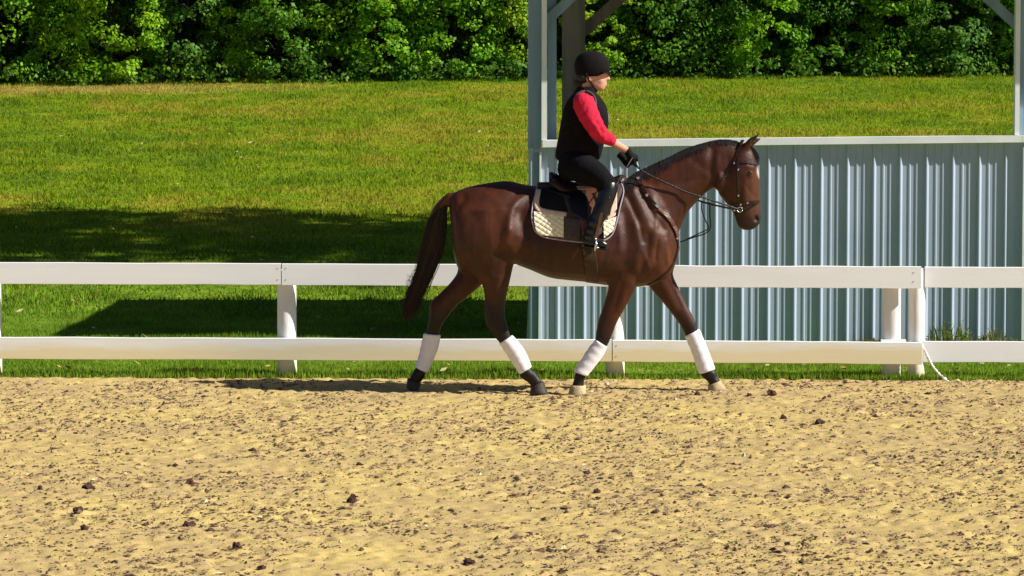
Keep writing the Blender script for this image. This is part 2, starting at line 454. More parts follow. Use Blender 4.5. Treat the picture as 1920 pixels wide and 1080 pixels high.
# fallen leaves on the lawn: too small and many to count
n = 420
fx = RNG.uniform(-7, 7, n); fyy = 1.2 + 30 * RNG.uniform(0, 1, n) ** 2.2
fz = lawn_z(fx, fyy) + 0.05
V, Fq, C = [], [], []
for i in range(n):
    s = random.uniform(0.018, 0.04); a = random.uniform(0, 6.28); ti = random.uniform(-0.6, 0.6)
    u = Vector((math.cos(a), math.sin(a), ti)) * s; v = Vector((-math.sin(a), math.cos(a), random.uniform(-0.6, 0.6))) * s * 0.6
    c = Vector((fx[i], fyy[i], fz[i])); k = len(V)
    V += [c - u, c - v, c + u, c + v]; Fq.append((k, k + 1, k + 2, k + 3))
    cc = random.choice([(0.55, 0.42, 0.16), (0.45, 0.28, 0.10), (0.6, 0.52, 0.28)]); C += [cc] * 4
fm = make_mesh('leaves', np.array([tuple(v) for v in V]), np.array(Fq)); setcol(fm, C)
fl = obj('fallen_leaves', fm, M['dry_leaf']); tag(fl, kind='stuff')

# ------------------------------------------------------------------ clods on the sand
nc = 118000
cx = RNG.uniform(-1, 1, nc); cy = -10 + 10.9 * RNG.uniform(0, 1, nc); cx = cx * np.minimum((cy + 26) / 26 * 4.1 * 1.3, 5.9)
keep = (0.55 * fbm(cx * 1.5, cy * 1.5, 81, 3) + 0.45 * fbm(cx * 5, cy * 9, 85, 2) + RNG.uniform(-0.16, 0.16, nc)) > 0.50
cx, cy = cx[keep], cy[keep]; nc = len(cx)
sz = 0.0028 + 0.0045 * RNG.uniform(0, 1, nc) ** 2 + 0.009 * RNG.uniform(0, 1, nc) ** 14
sc3 = np.stack([sz * RNG.uniform(0.8, 2.6, nc), sz * RNG.uniform(0.8, 1.5, nc), sz * RNG.uniform(0.5, 1.1, nc)], 1)
OV = np.array([(1, 0, -.2), (-1, 0, -.2), (0, 1, -.2), (0, -1, -.2), (0.2, 0.1, 1), (0, 0, -.8)]); OF = np.array([(0, 2, 4), (2, 1, 4), (1, 3, 4), (3, 0, 4), (2, 0, 5), (1, 2, 5), (3, 1, 5), (0, 3, 5)])
V = (OV[None] + RNG.uniform(-0.45, 0.45, (nc, 6, 3))) * sc3[:, None, :]
ca, sa = np.cos(RNG.uniform(-0.7, 0.7, nc))[:, None], np.sin(RNG.uniform(-0.7, 0.7, nc))[:, None]
V = np.stack([V[..., 0] * ca - V[..., 1] * sa, V[..., 0] * sa + V[..., 1] * ca, V[..., 2]], 2)
V += np.stack([cx, cy, sand_z(cx, cy) + sc3[:, 2] * 0.3], 1)[:, None, :]
Fc = (OF[None] + 6 * np.arange(nc)[:, None, None]).reshape(-1, 3)
kind = RNG.uniform(0, 1, nc)
cc = np.where(kind[:, None] < 0.50, np.array([[0.10, 0.06, 0.048]]), np.where(kind[:, None] < 0.985, np.array([[0.26, 0.17, 0.10]]), np.array([[0.66, 0.56, 0.34]]))) * RNG.uniform(0.7, 1.3, (nc, 1))
cm = make_mesh('clods', V.reshape(-1, 3), Fc); setcol(cm, np.repeat(cc, 6, 0))
clods = obj('dirt_crumbs', cm, M['clod']); tag(clods, kind='stuff')

def ground_pt(px, py):
    d = P(px, py, 0) - Vector((0, CAM_Y, CAM_Z)); t = -CAM_Z / d.z
    return Vector((0, CAM_Y, CAM_Z)) + d * t
def big_clod(px, py, w, h, label, pale=False):
    g = ground_pt(px, py); s = (g.y + 26) / FPX
    bm = bmesh.new(); bmesh.ops.create_icosphere(bm, subdivisions=2, radius=1)
    rr = random.Random(int(px * 7 + py))
    for v in bm.verts:
        q = 1 + rr.uniform(-0.38, 0.30); v.co = Vector((v.co.x * w / 2 * s * q, v.co.y * w / 2.4 * s * q, v.co.z * h / 1.5 * s * q * (1.15 if v.co.z > 0 else 0.6)))
    me = bpy.data.meshes.new('clod'); bm.to_mesh(me); bm.free()
    cc = np.array([[0.55, 0.46, 0.27]] if pale else [[0.075, 0.038, 0.032]]) * np.ones((len(me.vertices), 1)); setcol(me, cc)
    me.materials.append(M['stone'] if pale else M['clod'])
    o = bpy.data.objects.new('pale_stone' if pale else 'dirt_clod', me); COL.objects.link(o)
    o.location = (g.x, g.y, float(sand_z(g.x, g.y)) + h * s * 0.15)
    tag(o, label, 'stone' if pale else 'dirt clod', 'loose clods on the sand')

big_clod(1537, 797, 22, 14, 'dark peaked dirt clod on the sand right of the horse, under the gate posts')
big_clod(1446, 743, 18, 13, 'round dark dirt clod on the sand near the fence, right of the front hoof')
big_clod(1308, 742, 12, 9, 'small dark dirt clod just behind the leading front hoof')
big_clod(1468, 787, 13, 11, 'narrow dark dirt clod on the sand just left of the peaked clod')
big_clod(1405, 743, 9, 8, 'smallest dark clod beside the round clod near the fence')
big_clod(354, 988, 24, 13, 'broad dark dirt clod with a rounded top in the lower left sand')
big_clod(445, 1028, 20, 14, 'dark wedge clod with a long thin shadow near the bottom edge')
big_clod(158, 993, 20, 10, 'flat dark dirt clod left of the broad rounded clod')
big_clod(166, 916, 24, 11, 'ragged flat clod on the sand at far left, higher than the others there')
big_clod(357, 908, 20, 12, 'ragged dark clod above the broad rounded clod')
big_clod(660, 941, 18, 14, 'dark pointed dirt clod on the sand below the hind hooves')
big_clod(75, 918, 14, 13, 'upright dark clod close to the left edge of the sand')
big_clod(146, 965, 18, 12, 'spiky dark clod just above the flat clod at lower left')
big_clod(880, 1056, 24, 12, 'dark clod at the bottom edge near the middle of the sand')
big_clod(1120, 925, 14, 9, 'dark dirt clod alone on the sand below the front hooves')
big_clod(490, 1067, 18, 9, 'dark clod at the bottom edge right of the wedge clod')
big_clod(1394, 857, 9, 9, 'small pale stone on the sand below the leading front hoof', True)
big_clod(1138, 721, 10, 8, 'small pale stone on the sand just behind the fence post foot', True)
big_clod(1912, 773, 10, 5, 'small pale stone at the right edge of the sand', True)

# ------------------------------------------------------------------ fence
def fpx(px, py, dy=0.0):
    """point on the fence plane"""
    y = fence_y(0)
    for _ in range(3):
        p = P(px, py, y + dy); y = fence_y(p.x)
    return P(px, py, y + dy)
def board(name, x0, x1, t0, b0, t1, b1, m, parent, dy=0.0, th=0.038, n=14):
    """board whose top/bottom edges pass (x0,t0/b0) and (x1,t1/b1)"""
    mb = MB(); R = []
    rr = random.Random(int(x0 + t0 * 3))
    ev = 0.003
    for i in range(n + 1):
        f = i / n; px = x0 + (x1 - x0) * f
        a = fpx(px, t0 + (t1 - t0) * f, dy); b = fpx(px, b0 + (b1 - b0) * f, dy)
        ja, jb = (rr.uniform(-0.0025, 0.0025) for _ in range(2))
        a.z += ja; b.z += jb
        y0, y1 = a.y, a.y + th
        R.append([Vector((a.x, y0, b.z + ev)), Vector((a.x, y0 + ev, b.z)), Vector((a.x, y1 - ev, b.z)), Vector((a.x, y1, b.z + ev)),
                  Vector((a.x, y1, a.z - ev)), Vector((a.x, y1 - ev, a.z)), Vector((a.x, y0 + ev, a.z)), Vector((a.x, y0, a.z - ev))])
    mb.rings(R)
    return obj(name, mb.recalc(name), m, parent)
def post_mesh(cx, cy, r, z0, z1, seed):
    mb = MB(); R = []; rr = random.Random(seed); k = 18
    ph = [rr.uniform(0, 6.28) for _ in range(3)]
    zs = list(np.linspace(z0, z1 - 0.012, 9)) + [z1 - 0.004, z1]
    for i, z in enumerate(zs):
        q = r * (1.0 if i < 9 else (0.97 if i == 9 else 0.9)) * (1.03 - 0.05 * (z - z0))
        R.append([Vector((cx + q * (1 + 0.025 * math.sin(3 * t + ph[0] + z) + 0.02 * math.sin(2 * t + ph[1])) * math.cos(t), cy + q * (1 + 0.025 * math.sin(3 * t + ph[2])) * math.sin(t), z)) for t in [2 * math.pi * j / k for j in range(k)]])
    mb.rings(R)
    return mb.recalc('post')
def post(px, parent, diam=36, top=505, dy=0.137):
    c = fpx(px, 700, dy)
    t = fpx(px, top, dy)
    return obj('post', post_mesh(c.x, c.y, diam / 2 * (c.y + 26) / FPX, -0.15, t.z, int(px)), M['post'], parent, True)

f1 = thing('rail_fence', fpx(760, 715), 'long white two-rail fence on round posts behind the horse', 'fence')
board('upper_rail', -420, 526.5, 490.5, 531, 494, 534, M['rail'], f1)
board('upper_rail', 528.5, 1149, 494, 535, 497, 537.5, M['rail'], f1)
board('upper_rail', 1151, 1727.5, 497.5, 538, 500, 541, M['rail'], f1)
board('lower_rail', -420, 1147, 630, 671, 637, 678, M['rail_low'], f1)
board('lower_rail', 1149, 1729, 637.5, 678.5, 642, 683, M['rail_low'], f1)
for px in (-14, 538, 1153, 1672): post(px, f1)
post(1718, f1, 32, 503)
bb = fpx(1652, 637, 0.05); bb2 = fpx(1699, 643, 0.05)
mb = MB().box(bb.x, bb2.x, bb.y - 0.005, bb.y + 0.035, bb2.z - 0.02, bb.z); obj('nailing_block', mb.mesh('block'), M['rail'], f1)
# nail heads
for (px, py) in ((1713, 511), (1713, 528), (521, 503), (521, 524), (536, 503), (536, 524), (1156, 648), (1156, 668)):
    p = fpx(px, py); mb = MB().ell((p.x, p.y - 0.001, p.z), (0.005, 0.003, 0.005), 6, 4); o = obj('nail_head', mb.mesh('nail'), M['buckle'], f1)
f2 = thing('rail_fence', fpx(1830, 715, 0.08), 'short white two-rail fence section running right from the double post', 'fence')
board('upper_rail', 1734.5, 2330, 500.5, 539.5, 503, 542, M['rail'], f2, 0.085)
board('lower_rail', 1731, 2330, 640, 679, 643, 682, M['rail'], f2, 0.085)
post(2290, f2, 34, 505, 0.21)
# rope tied to the corner post
rp = [fpx(1727, 648, 0.04), fpx(1734, 658, 0.03), fpx(1742, 675, 0.02), fpx(1750, 689, 0.0), fpx(1762, 703, -0.02), fpx(1772, 712, -0.05), fpx(1781, 718, -0.08)]
rps = [Vector(v) for v in cat_interp([tuple(p) for p in rp], 8)]
mb = MB(); mb.tube(rps, [0.011 + 0.003 * math.sin(i * 1.9) for i in range(len(rps))], 8)
mb.ell(rps[0], (0.022, 0.02, 0.022)); mb.ell(rps[-10], (0.02, 0.018, 0.018))
tag(obj('rope', mb.recalc('rope'), M['rope'], None, True, tuple(rps[-1])), 'white rope hanging from the double post down to the sand edge', 'rope')

# ------------------------------------------------------------------ shed
SY = 4.1
def sx(px): return P(px, 540, SY).x
shed = thing('viewing_shed', (sx(1450), SY + 1.5, 0.0), 'open-sided shed with a ribbed blue-grey metal half wall behind the fence', 'shed')
TILT = 0.0105
x_l, x_m, x_r = sx(1001), sx(1905), sx(1905) * 2 - sx(1010)
def zled(x): return P(1001, 276, SY).z + TILT * (x - x_l)     # underside of the ledge
PIT = 49.4 / 216.0
def ribbed(x0, nper, y, ztop, flip=1, name='wall_panel', z0=0.03, parent=shed):
    """one metal sheet: nper ribs, each with two minor ribs"""
    prof = []
    for i in range(nper):
        b = x0 + i * PIT
        prof += [(b, 0), (b + 0.004, 0), (b + 0.019, 0.025), (b + 0.026, 0.025), (b + 0.045, 0)]
        for q in (0.105, 0.165):
            prof += [(b + q - 0.012, 0), (b + q - 0.005, 0.006), (b + q + 0.005, 0.006), (b + q + 0.012, 0)]
    prof.append((x0 + nper * PIT - 0.0015, 0))
    V, Fq = [], []
    for (x, h) in prof:
        for z in (z0, ztop(x)):
            V.append((x, y - flip * h, z)); V.append((x, y - flip * h + flip * 0.0015, z))
    for i in range(len(prof) - 1):
        a = 4 * i; b = a + 4
        Fq += [(a, b, b + 2, a + 2), (a + 1, a + 3, b + 3, b + 1), (a + 2, b + 2, b + 3, a + 3), (a, a + 1, b + 1, b)]
    me = make_mesh(name, np.array(V), np.array(Fq))
    o = obj(name, me, M['metal'], parent)
    return o
x = sx(1050) - 0.045 - PIT
first = x
ribbed(x, 1, SY, lambda q: zled(q) - 0.003)
x += PIT
while x < x_r - 0.3:
    nper = 4
    ribbed(x + 0.0015, nper, SY - 0.0, lambda q: zled(q) - 0.003); x += nper * PIT
x_end = x
def sbox(name, x0, x1, y0, y1, z0, z1, m, tilt=0.0): return obj(name, MB().box(x0, x1, y0, y1, z0, z1, tilt).mesh(name), m, shed)
# ledge over the metal wall, one board per bay
for (a, b) in ((sx(1017), x_m + 0.03), (x_m + 0.033, x_end)):
    sbox('ledge', a, b, SY - 0.065, SY + 0.10, zled(a), zled(a) + 0.060, M['trim'], TILT)
ROOF_Z = 3.40
# left corner: shaded board with a proud white strip, and the corner flashing below the ledge
sbox('corner_board', sx(990), sx(1015), SY - 0.004, SY + 0.10, zled(x_l) - 0.02, ROOF_Z - 0.02, M['bluewood'])
sbox('corner_strip', sx(1015) + 0.001, sx(1025), SY - 0.052, SY + 0.06, zled(x_l) + 0.062, ROOF_Z - 0.02, M['trim'])
mb = MB(); a0, a1 = P(1001, 285, SY), P(987, 655, SY)
mb.add([(a0.x, SY - 0.002, a0.z), (a0.x + 0.05, SY - 0.002, a0.z), (a1.x + 0.10, SY - 0.002, 0.0), (a1.x, SY - 0.002, 0.0),
        (a0.x, SY + 0.05, a0.z), (a0.x + 0.05, SY + 0.05, a0.z), (a1.x + 0.10, SY + 0.05, 0.0), (a1.x, SY + 0.05, 0.0)],
       [(0, 1, 2, 3), (7, 6, 5, 4), (0, 4, 5, 1), (1, 5, 6, 2), (2, 6, 7, 3), (3, 7, 4, 0)])
obj('corner_flashing', mb.recalc('flashing'), M['bluewood'], shed)
mb = MB(); mb.bar((a0.x + 0.058, SY - 0.022, a0.z), (a1.x + 0.112, SY - 0.022, 0.0), 0.016, 0.04); obj('flashing_edge', mb.recalc('edge'), M['trim'], shed)
# posts
sbox('post', sx(1027), sx(1044), SY + 0.30, SY + 0.42, 0, ROOF_Z - 0.03, M['bluewood'])
sbox('post', P(1054, 0, SY + 3.0).x, P(1097, 0, SY + 3.0).x, SY + 2.95, SY + 3.09, 0, ROOF_Z - 0.12, M['wood'])
sbox('corner_board', x_m + 0.012, x_m + 0.14, SY + 0.02, SY + 0.12, zled(x_m) + 0.065, ROOF_Z - 0.02, M['bluewood'])
sbox('corner_strip', x_m - 0.03, x_m + 0.009, SY - 0.045, SY + 0.06, zled(x_m) + 0.062, ROOF_Z - 0.02, M['trim'])
sbox('wall_strip', x_m + 0.045, x_m + 0.10, SY - 0.05, SY - 0.003, 0.05, zled(x_m) - 0.04, M['trim'])
sbox('post', x_m + 0.65, x_m + 0.79, SY + 2.95, SY + 3.09, 0, ROOF_Z - 0.12, M['wood'])
sbox('post', x_end - 0.15, x_end, SY + 0.03, SY + 0.15, 0, ROOF_Z - 0.02, M['bluewood'])
sbox('post', x_end - 0.15, x_end, SY + 2.95, SY + 3.09, 0, ROOF_Z - 0.12, M['wood'])
# knee braces
def brace(pa, pb, y, m, w=0.10):
    mb = MB(); mb.bar(P(*pa, y), P(*pb, y), w, 0.045); obj('brace', mb.recalc('brace'), m, shed)
brace((1012, 52), (1092, -24), SY + 0.27, M['bluewood'], 0.085)
brace((1085, 66), (1190, -26), SY + 3.12, M['wood'], 0.11)
brace((1920, 60), (1828, -26), SY + 0.27, M['bluewood'], 0.085)
# headers, roof, back wall, end walls
sbox('header', sx(985), x_end, SY - 0.002 + 0.03, SY + 0.12, ROOF_Z - 0.22, ROOF_Z - 0.02, M['bluewood'])
sbox('header', sx(985), x_end, SY + 3.0, SY + 3.12, ROOF_Z - 0.32, ROOF_Z - 0.12, M['wood'])
mb = MB(); rx0, rx1 = sx(985) - 0.14, x_end + 0.25; ya, yb = SY - 0.36, SY + 3.35
za, zb = ROOF_Z + 0.0, ROOF_Z - 0.12
mb.add([(rx0, ya, za), (rx1, ya, za), (rx1, yb, zb), (rx0, yb, zb), (rx0, ya, za + 0.05), (rx1, ya, za + 0.05), (rx1, yb, zb + 0.05), (rx0, yb, zb + 0.05)],
       [(0, 3, 2, 1), (4, 5, 6, 7), (0, 1, 5, 4), (1, 2, 6, 5), (2, 3, 7, 6), (3, 0, 4, 7)])
obj('roof', mb.mesh('roof'), M['metal'], shed)
sbox('fascia', rx0, rx1, ya - 0.025, ya - 0.002, za - 0.10, za + 0.055, M['trim'])
xb = x_l + 0.5
ribbed(xb, int((x_end - xb) / PIT), SY + 3.14, lambda q: 1.35, -1, 'back_wall')
obj('end_wall', MB().box(sx(1001) - 0.0, sx(1001) + 0.03, SY + 0.11, SY + 3.0, 0.03, 1.6).mesh('end_wall'), M['metal'], shed)
obj('end_wall', MB().box(x_end + 0.002, x_end + 0.03, SY + 0.02, SY + 3.1, 0.03, ROOF_Z - 0.15).mesh('end_wall'), M['metal'], shed)

# ------------------------------------------------------------------ trees and shrubs
def leaf_mesh(centres, radii, per, size, tints, seed, outward=None, squash=0.7, droop=0.35):
    """leaf clumps: per leaves round every centre"""
    R = np.random.default_rng(seed)
    nC = len(centres); n = nC * per
    c = np.repeat(centres, per, 0); r = np.repeat(radii, per)
    d = R.normal(size=(n, 3)); d /= np.linalg.norm(d, axis=1)[:, None]
    pos = c + d * (r * R.uniform(0.25, 1, n) ** 0.6)[:, None] * np.array([1, 1, squash])
    nor = d * 0.55 + R.normal(size=(n, 3)) * 0.55 + np.array([0, 0, 0.35])
    if outward is not None: nor += np.repeat(outward, per, 0) * 0.6
    nor /= np.linalg.norm(nor, axis=1)[:, None]
    ax = np.cross(nor, R.normal(size=(n, 3))); ax[:, 2] -= droop; ax -= nor * (ax * nor).sum(1)[:, None]; ax /= np.linalg.norm(ax, axis=1)[:, None] + 1e-9
    sd_ = np.cross(nor, ax)
    L = size * R.uniform(0.55, 1.35, n)[:, None]; Wd = L * R.uniform(0.28, 0.42, n)[:, None]
    V = np.stack([pos - ax * L * 0.5, pos + sd_ * Wd - nor * L * 0.06, pos + ax * L * 0.5 - nor * L * 0.12, pos - sd_ * Wd - nor * L * 0.06], 1).reshape(-1, 3)
    Fq = np.arange(4 * n).reshape(n, 4)
    t = np.repeat(tints, per, 0) * R.uniform(0.65, 1.4, (n, 1)) * (1 + R.normal(size=(n, 3)) * 0.06)
    return V, Fq, np.repeat(np.clip(t, 0.003, 1), 4, 0)

def shrub(name, x, y, rx, ry, h, tint, tint2, nclump, per, size, label, cat, seed, group='trees and bushes at the edge of the wood', low=0.0, trunk=0.035):
    R = np.random.default_rng(seed)
    z0 = float(lawn_z(x, y))
    root = thing(name, (x, y, z0), label, cat, group)
    th = R.uniform(0, 2 * np.pi, nclump); f = R.uniform(0.0, 1, nclump)
    bulge = 1 + 0.28 * np.sin(3 * th + seed) * np.sin(5 * f + seed * 2) + R.uniform(-0.25, 0.15, nclump)
    rad = np.sqrt(np.clip(1 - np.abs(f * 1.75 - 0.7) ** 2.6 * 0.8, 0.05, 1)) * R.uniform(0.55, 1, nclump) ** 0.4 * bulge
    out = np.stack([np.cos(th), np.sin(th), 0.3 + 0 * th], 1)
    cen = np.stack([x + rx * rad * np.cos(th), y + ry * rad * np.sin(th), z0 + low + 0.12 + (h - low) * f], 1)
    rr = R.uniform(0.18, 0.42, nclump) * min(1.3, 0.5 + rx / 3)
    mixf = np.clip(R.uniform(-0.3, 1.2, (nclump, 1)), 0, 1)
    tints = np.array(tint) * (1 - mixf) + np.array(tint2) * mixf
    V, Fq, C = leaf_mesh(cen, rr, per, size, tints, seed + 1, out)
    me = make_mesh('foliage', V, Fq); setcol(me, C)
    obj('crown', me, M['leaf'], root)
    mb = MB()
    mb.tube([(x, y + 0.3, z0 - 0.2), (x + 0.03, y + 0.3, z0 + h * 0.3), (x - 0.05, y + 0.35, z0 + h * 0.85)], [trunk, trunk * 0.8, trunk * 0.3], 8)
    for i in range(9):
        j = R.integers(0, nclump); q = Vector(cen[j]); zz = z0 + max(0.15, (q.z - z0) * 0.55)
        m_ = (Vector((x, y, zz)) + q) / 2 + Vector((0, 0, 0.12))
        mb.tube([(x, y, zz), m_, q], [trunk * 0.5, trunk * 0.35, trunk * 0.15], 6)
    obj('trunk', mb.recalc('trunk'), M['bark'], root, True)
    return root

def wx(px): return (px - 960) / 101.0
G = dict(mid=((0.105, 0.27, 0.008), (0.19, 0.39, 0.010)), dark=((0.048, 0.135, 0.007), (0.10, 0.235, 0.010)), bright=((0.15, 0.34, 0.007), (0.26, 0.44, 0.010)), yel=((0.17, 0.34, 0.008), (0.30, 0.42, 0.02)), cool=((0.06, 0.165, 0.014), (0.13, 0.27, 0.03)))
front = [
    (-150, 1.5, 'dark', 4.5, 'broad dark bush beyond the left edge of the lawn'),
    (35, 1.25, 'mid', 4.6, 'mid green bush at the far left end of the wood edge'),
    (215, 1.2, 'bright', 5.0, 'bright green arching bush above the dry lawn margin at left'),
    (345, 0.9, 'cool', 4.2, 'dull dark green bush between the arching bush and a narrow bright one'),
    (450, 0.55, 'bright', 3.6, 'narrow bright green bush rising between two dark bushes'),
    (520, 0.9, 'dark', 4.4, 'dark green bush just right of the narrow bright bush'),
    (630, 0.9, 'bright', 4.0, 'light green bush halfway between the left edge and the shed post'),
    (735, 0.95, 'mid', 4.8, 'dense mid green bush above the upper rail joint side of the horse tail'),
    (850, 1.0, 'mid', 4.6, 'rounded mid green bush behind the croup of the horse'),
    (955, 0.85, 'yel', 4.4, 'yellow-green leafy bush right against the left shed post'),
    (1125, 0.55, 'yel', 3.2, 'sunlit yellow-green bush seen just right of the helmet through the shed'),
    (1225, 1.15, 'dark', 4.8, 'very dark bush seen through the shed behind the rider'),
    (1340, 0.8, 'cool', 4.0, 'dull dark bush above the horse head through the shed opening'),
    (1440, 0.85, 'mid', 4.2, 'mid green bush above the horse ears through the shed opening'),
    (1560, 1.0, 'dark', 4.8, 'dark green bush in the middle of the shed opening'),
    (1680, 0.9, 'mid', 4.4, 'green bush with hanging sprays right of the middle of the shed opening'),
    (1800, 0.9, 'cool', 4.6, 'dull green bush left of the right shed brace'),
    (1885, 0.6, 'mid', 3.2, 'low light green bush against the right shed post'),
    (2040, 1.4, 'mid', 4.6, 'mid green bush beyond the right shed post'),
]
for i, (px, r, g, h, lab) in enumerate(front):
    x = wx(px); t1, t2 = G[g]
    ncl = int(150 * r * h / 4)
    shrub('leafy_bush', x, float(wood_y(x)) + 0.9 + 0.35 * math.sin(i * 2.3), r, 1.0, h, t1, t2, int(ncl * 1.45), 100, 0.078, lab, 'bush', 100 + i)
# undergrowth along the foot of the wood
R = np.random.default_rng(5)
n = 520; ux = R.uniform(-11.5, 11.5, n); uy = wood_y(ux) + R.uniform(-0.35, 0.5, n)
cen = np.stack([ux, uy, lawn_z(ux, uy) + R.uniform(0.0, 0.35, n)], 1)
ti = np.where(R.uniform(0, 1, (n, 1)) < 0.5, np.array([[0.05, 0.13, 0.012]]), np.array([[0.09, 0.18, 0.015]]))
V, Fq, C = leaf_mesh(cen, R.uniform(0.1, 0.26, n), 16, 0.085, ti * 1.3, 77)
me = make_mesh('undergrowth', V, Fq); setcol(me, C); tag(obj('undergrowth', me, M['leaf']), kind='stuff')
# the wood behind: one mass of trees
Vs, Fs, Cs = [], [], []; off = 0; tb = MB()
for row, (dy, sz_, cnt) in enumerate(((2.6, 0.22, 34), (4.6, 0.34, 28), (7.0, 0.55, 28), (10.0, 0.85, 28), (13.0, 1.1, 26))):
    for i in range(cnt):
        x = -30 + 60 * (i + R.uniform(-0.3, 0.3)) / (cnt - 1); y = float(wood_y(x)) + dy + R.uniform(-0.6, 0.6); z0 = float(lawn_z(x, y))
        hh = 8 + 2 * row + R.uniform(-1, 2); k = 95
        th = R.uniform(0, 6.28, k); f = R.uniform(0.0, 1, k)
        rad = 1.9 * np.sqrt(np.clip(1 - np.abs(f * 1.6 - 0.6) ** 2.5 * 0.8, 0.05, 1)) * R.uniform(0.4, 1.1, k)
        cen = np.stack([x + rad * np.cos(th), y + 0.8 * rad * np.sin(th), z0 + 0.2 + hh * f], 1)
        base = np.array(random.choice([(0.03, 0.085, 0.012), (0.05, 0.13, 0.012), (0.022, 0.06, 0.012)]))
        V, Fq, C = leaf_mesh(cen, R.uniform(0.3, 0.6, k) * (1 + row * 0.25), 24, sz_, base[None] * R.uniform(0.7, 1.4, (k, 1)), 900 + row * 50 + i)
        Vs.append(V); Fs.append(Fq + off); Cs.append(C); off += len(V)
        tb.tube([(x, y, z0 - 0.3), (x + R.uniform(-.1, .1), y, z0 + hh * 0.45), (x, y, z0 + hh * 0.95)], [0.13, 0.10, 0.03], 7)
nl = off
tv = np.array([tuple(v) for v in tb.V]); tq = np.array([f for f in tb.F if len(f) == 4])
Vs.append(tv); Fs.append(tq + off); Cs.append(np.tile(np.array([[0.022, 0.017, 0.012]]), (len(tv), 1)))
me = make_mesh('woodland', np.concatenate(Vs), np.concatenate(Fs)); setcol(me, np.concatenate(Cs)); tag(obj('woodland', me, M['leaf']), kind='stuff')

# tall tree right of the shed (its shade lies across the lawn)
R = np.random.default_rng(9)
tx, ty, tz = 12.0, 9.2, float(lawn_z(12.0, 9.2))
root = thing('shade_tree', (tx, ty, tz), 'tall full tree standing right of the shed and shading the lawn', 'tree')
k = 330; f = R.uniform(0, 1, k); th = R.uniform(0, 6.28, k)
prof = np.clip(np.sin(np.pi * np.clip(f * 0.92 + 0.06, 0, 1)) ** 0.6, 0.15, 1)
rad = prof * R.uniform(0, 1, k) ** 0.75 * 1.12
cen = np.stack([tx + 3.1 * rad * np.cos(th), ty + 2.9 * rad * np.sin(th), tz + 6.5 + 11.5 * f], 1)
V, Fq, C = leaf_mesh(cen, R.uniform(0.5, 1.0, k), 26, 0.34, np.array([[0.05, 0.12, 0.012]]) * R.uniform(0.7, 1.5, (k, 1)), 9)
me = make_mesh('crown', V, Fq); setcol(me, C); obj('crown', me, M['leaf'], root)
mb = MB(); mb.tube([(tx, ty, tz - 0.3), (tx, ty, tz + 0.4), (tx + 0.1, ty, tz + 7), (tx, ty + 0.1, tz + 17)], [0.42, 0.3, 0.24, 0.05], 12)
for i in range(16):
    q = Vector(cen[R.integers(0, k)]); a = Vector((tx + 0.05, ty, tz + 5.5 + (q.z - tz - 6.5) * 0.7)); mb.tube([a, (a + q) / 2 + Vector((0, 0, 0.3)), q], [0.11, 0.07, 0.025], 7)
obj('trunk', mb.recalc('trunk'), M['bark'], root, True)

# weeds at the foot of the shed wall
def weed(x0, x1, y, n, hmax, label, cols, seed, leafy):
    R = np.random.default_rng(seed)
    V, Fq, C = [], [], []
    for i in range(n):
        x = R.uniform(x0, x1); yy = y + R.uniform(-0.14, 0.06); h = hmax * R.uniform(0.3, 1) * (0.5 + 0.5 * math.sin(math.pi * (x - x0) / (x1 - x0)))
        z0 = float(lawn_z(x, yy)); ln = Vector((R.uniform(-0.35, 0.35), R.uniform(-0.25, 0.15), 1)) * h
        b = Vector((x, yy, z0)); c = np.array(cols[R.integers(0, len(cols))]) * R.uniform(0.7, 1.3)
        w = R.uniform(0.004, 0.008); k = len(V)
        V += [b + Vector((-w, 0, 0)), b + Vector((w, 0, 0)), b + ln * 0.6 + Vector((w * 0.8, 0, 0.01)), b + ln * 0.6 + Vector((-w * 0.8, 0, 0.01)), b + ln + Vector((ln.x * 0.3, 0, 0)), b + ln * 0.98 + Vector((ln.x * 0.3, 0, 0))]
        Fq += [(k, k + 1, k + 2, k + 3), (k + 3, k + 2, k + 4, k + 5)]; C += [c] * 6
        for j in range(int(leafy * R.uniform(0.5, 1.2))):
            q = b + ln * R.uniform(0.25, 1); a = R.uniform(0, 6.28); s = R.uniform(0.012, 0.028)
            u = Vector((math.cos(a), math.sin(a), R.uniform(-0.2, 0.6))) * s; v = Vector((-math.sin(a), math.cos(a), R.uniform(-0.3, 0.3))) * s * 0.4; k = len(V)
            V += [q, q + u * 0.5 - v, q + u, q + u * 0.5 + v]; Fq.append((k, k + 1, k + 2, k + 3)); C += [c * 1.1] * 4
    me = make_mesh('weeds', np.array([tuple(v) for v in V]), np.array(Fq)); setcol(me, np.array(C))
    tag(obj('weed_clump', me, M['blade'], None, False, ((x0 + x1) / 2, y, 0)), label, 'weeds')
gr_, ye_ = [(0.13, 0.24, 0.03), (0.18, 0.24, 0.05), (0.3, 0.3, 0.09)], [(0.30, 0.24, 0.04), (0.18, 0.19, 0.02), (0.25, 0.2, 0.05)]
weed(sx(1738), sx(1815), SY - 0.12, 80, 0.26, 'tallest green weeds against the metal wall just right of the double post', gr_, 1, 10)
weed(sx(1825), sx(1895), SY - 0.12, 45, 0.17, 'thin dry weeds against the metal wall towards its right end', gr_ + ye_, 2, 6)
weed(sx(1590), sx(1662), SY - 0.10, 130, 0.085, 'low yellowed grass tuft at the wall foot left of the double post', ye_, 3, 2)

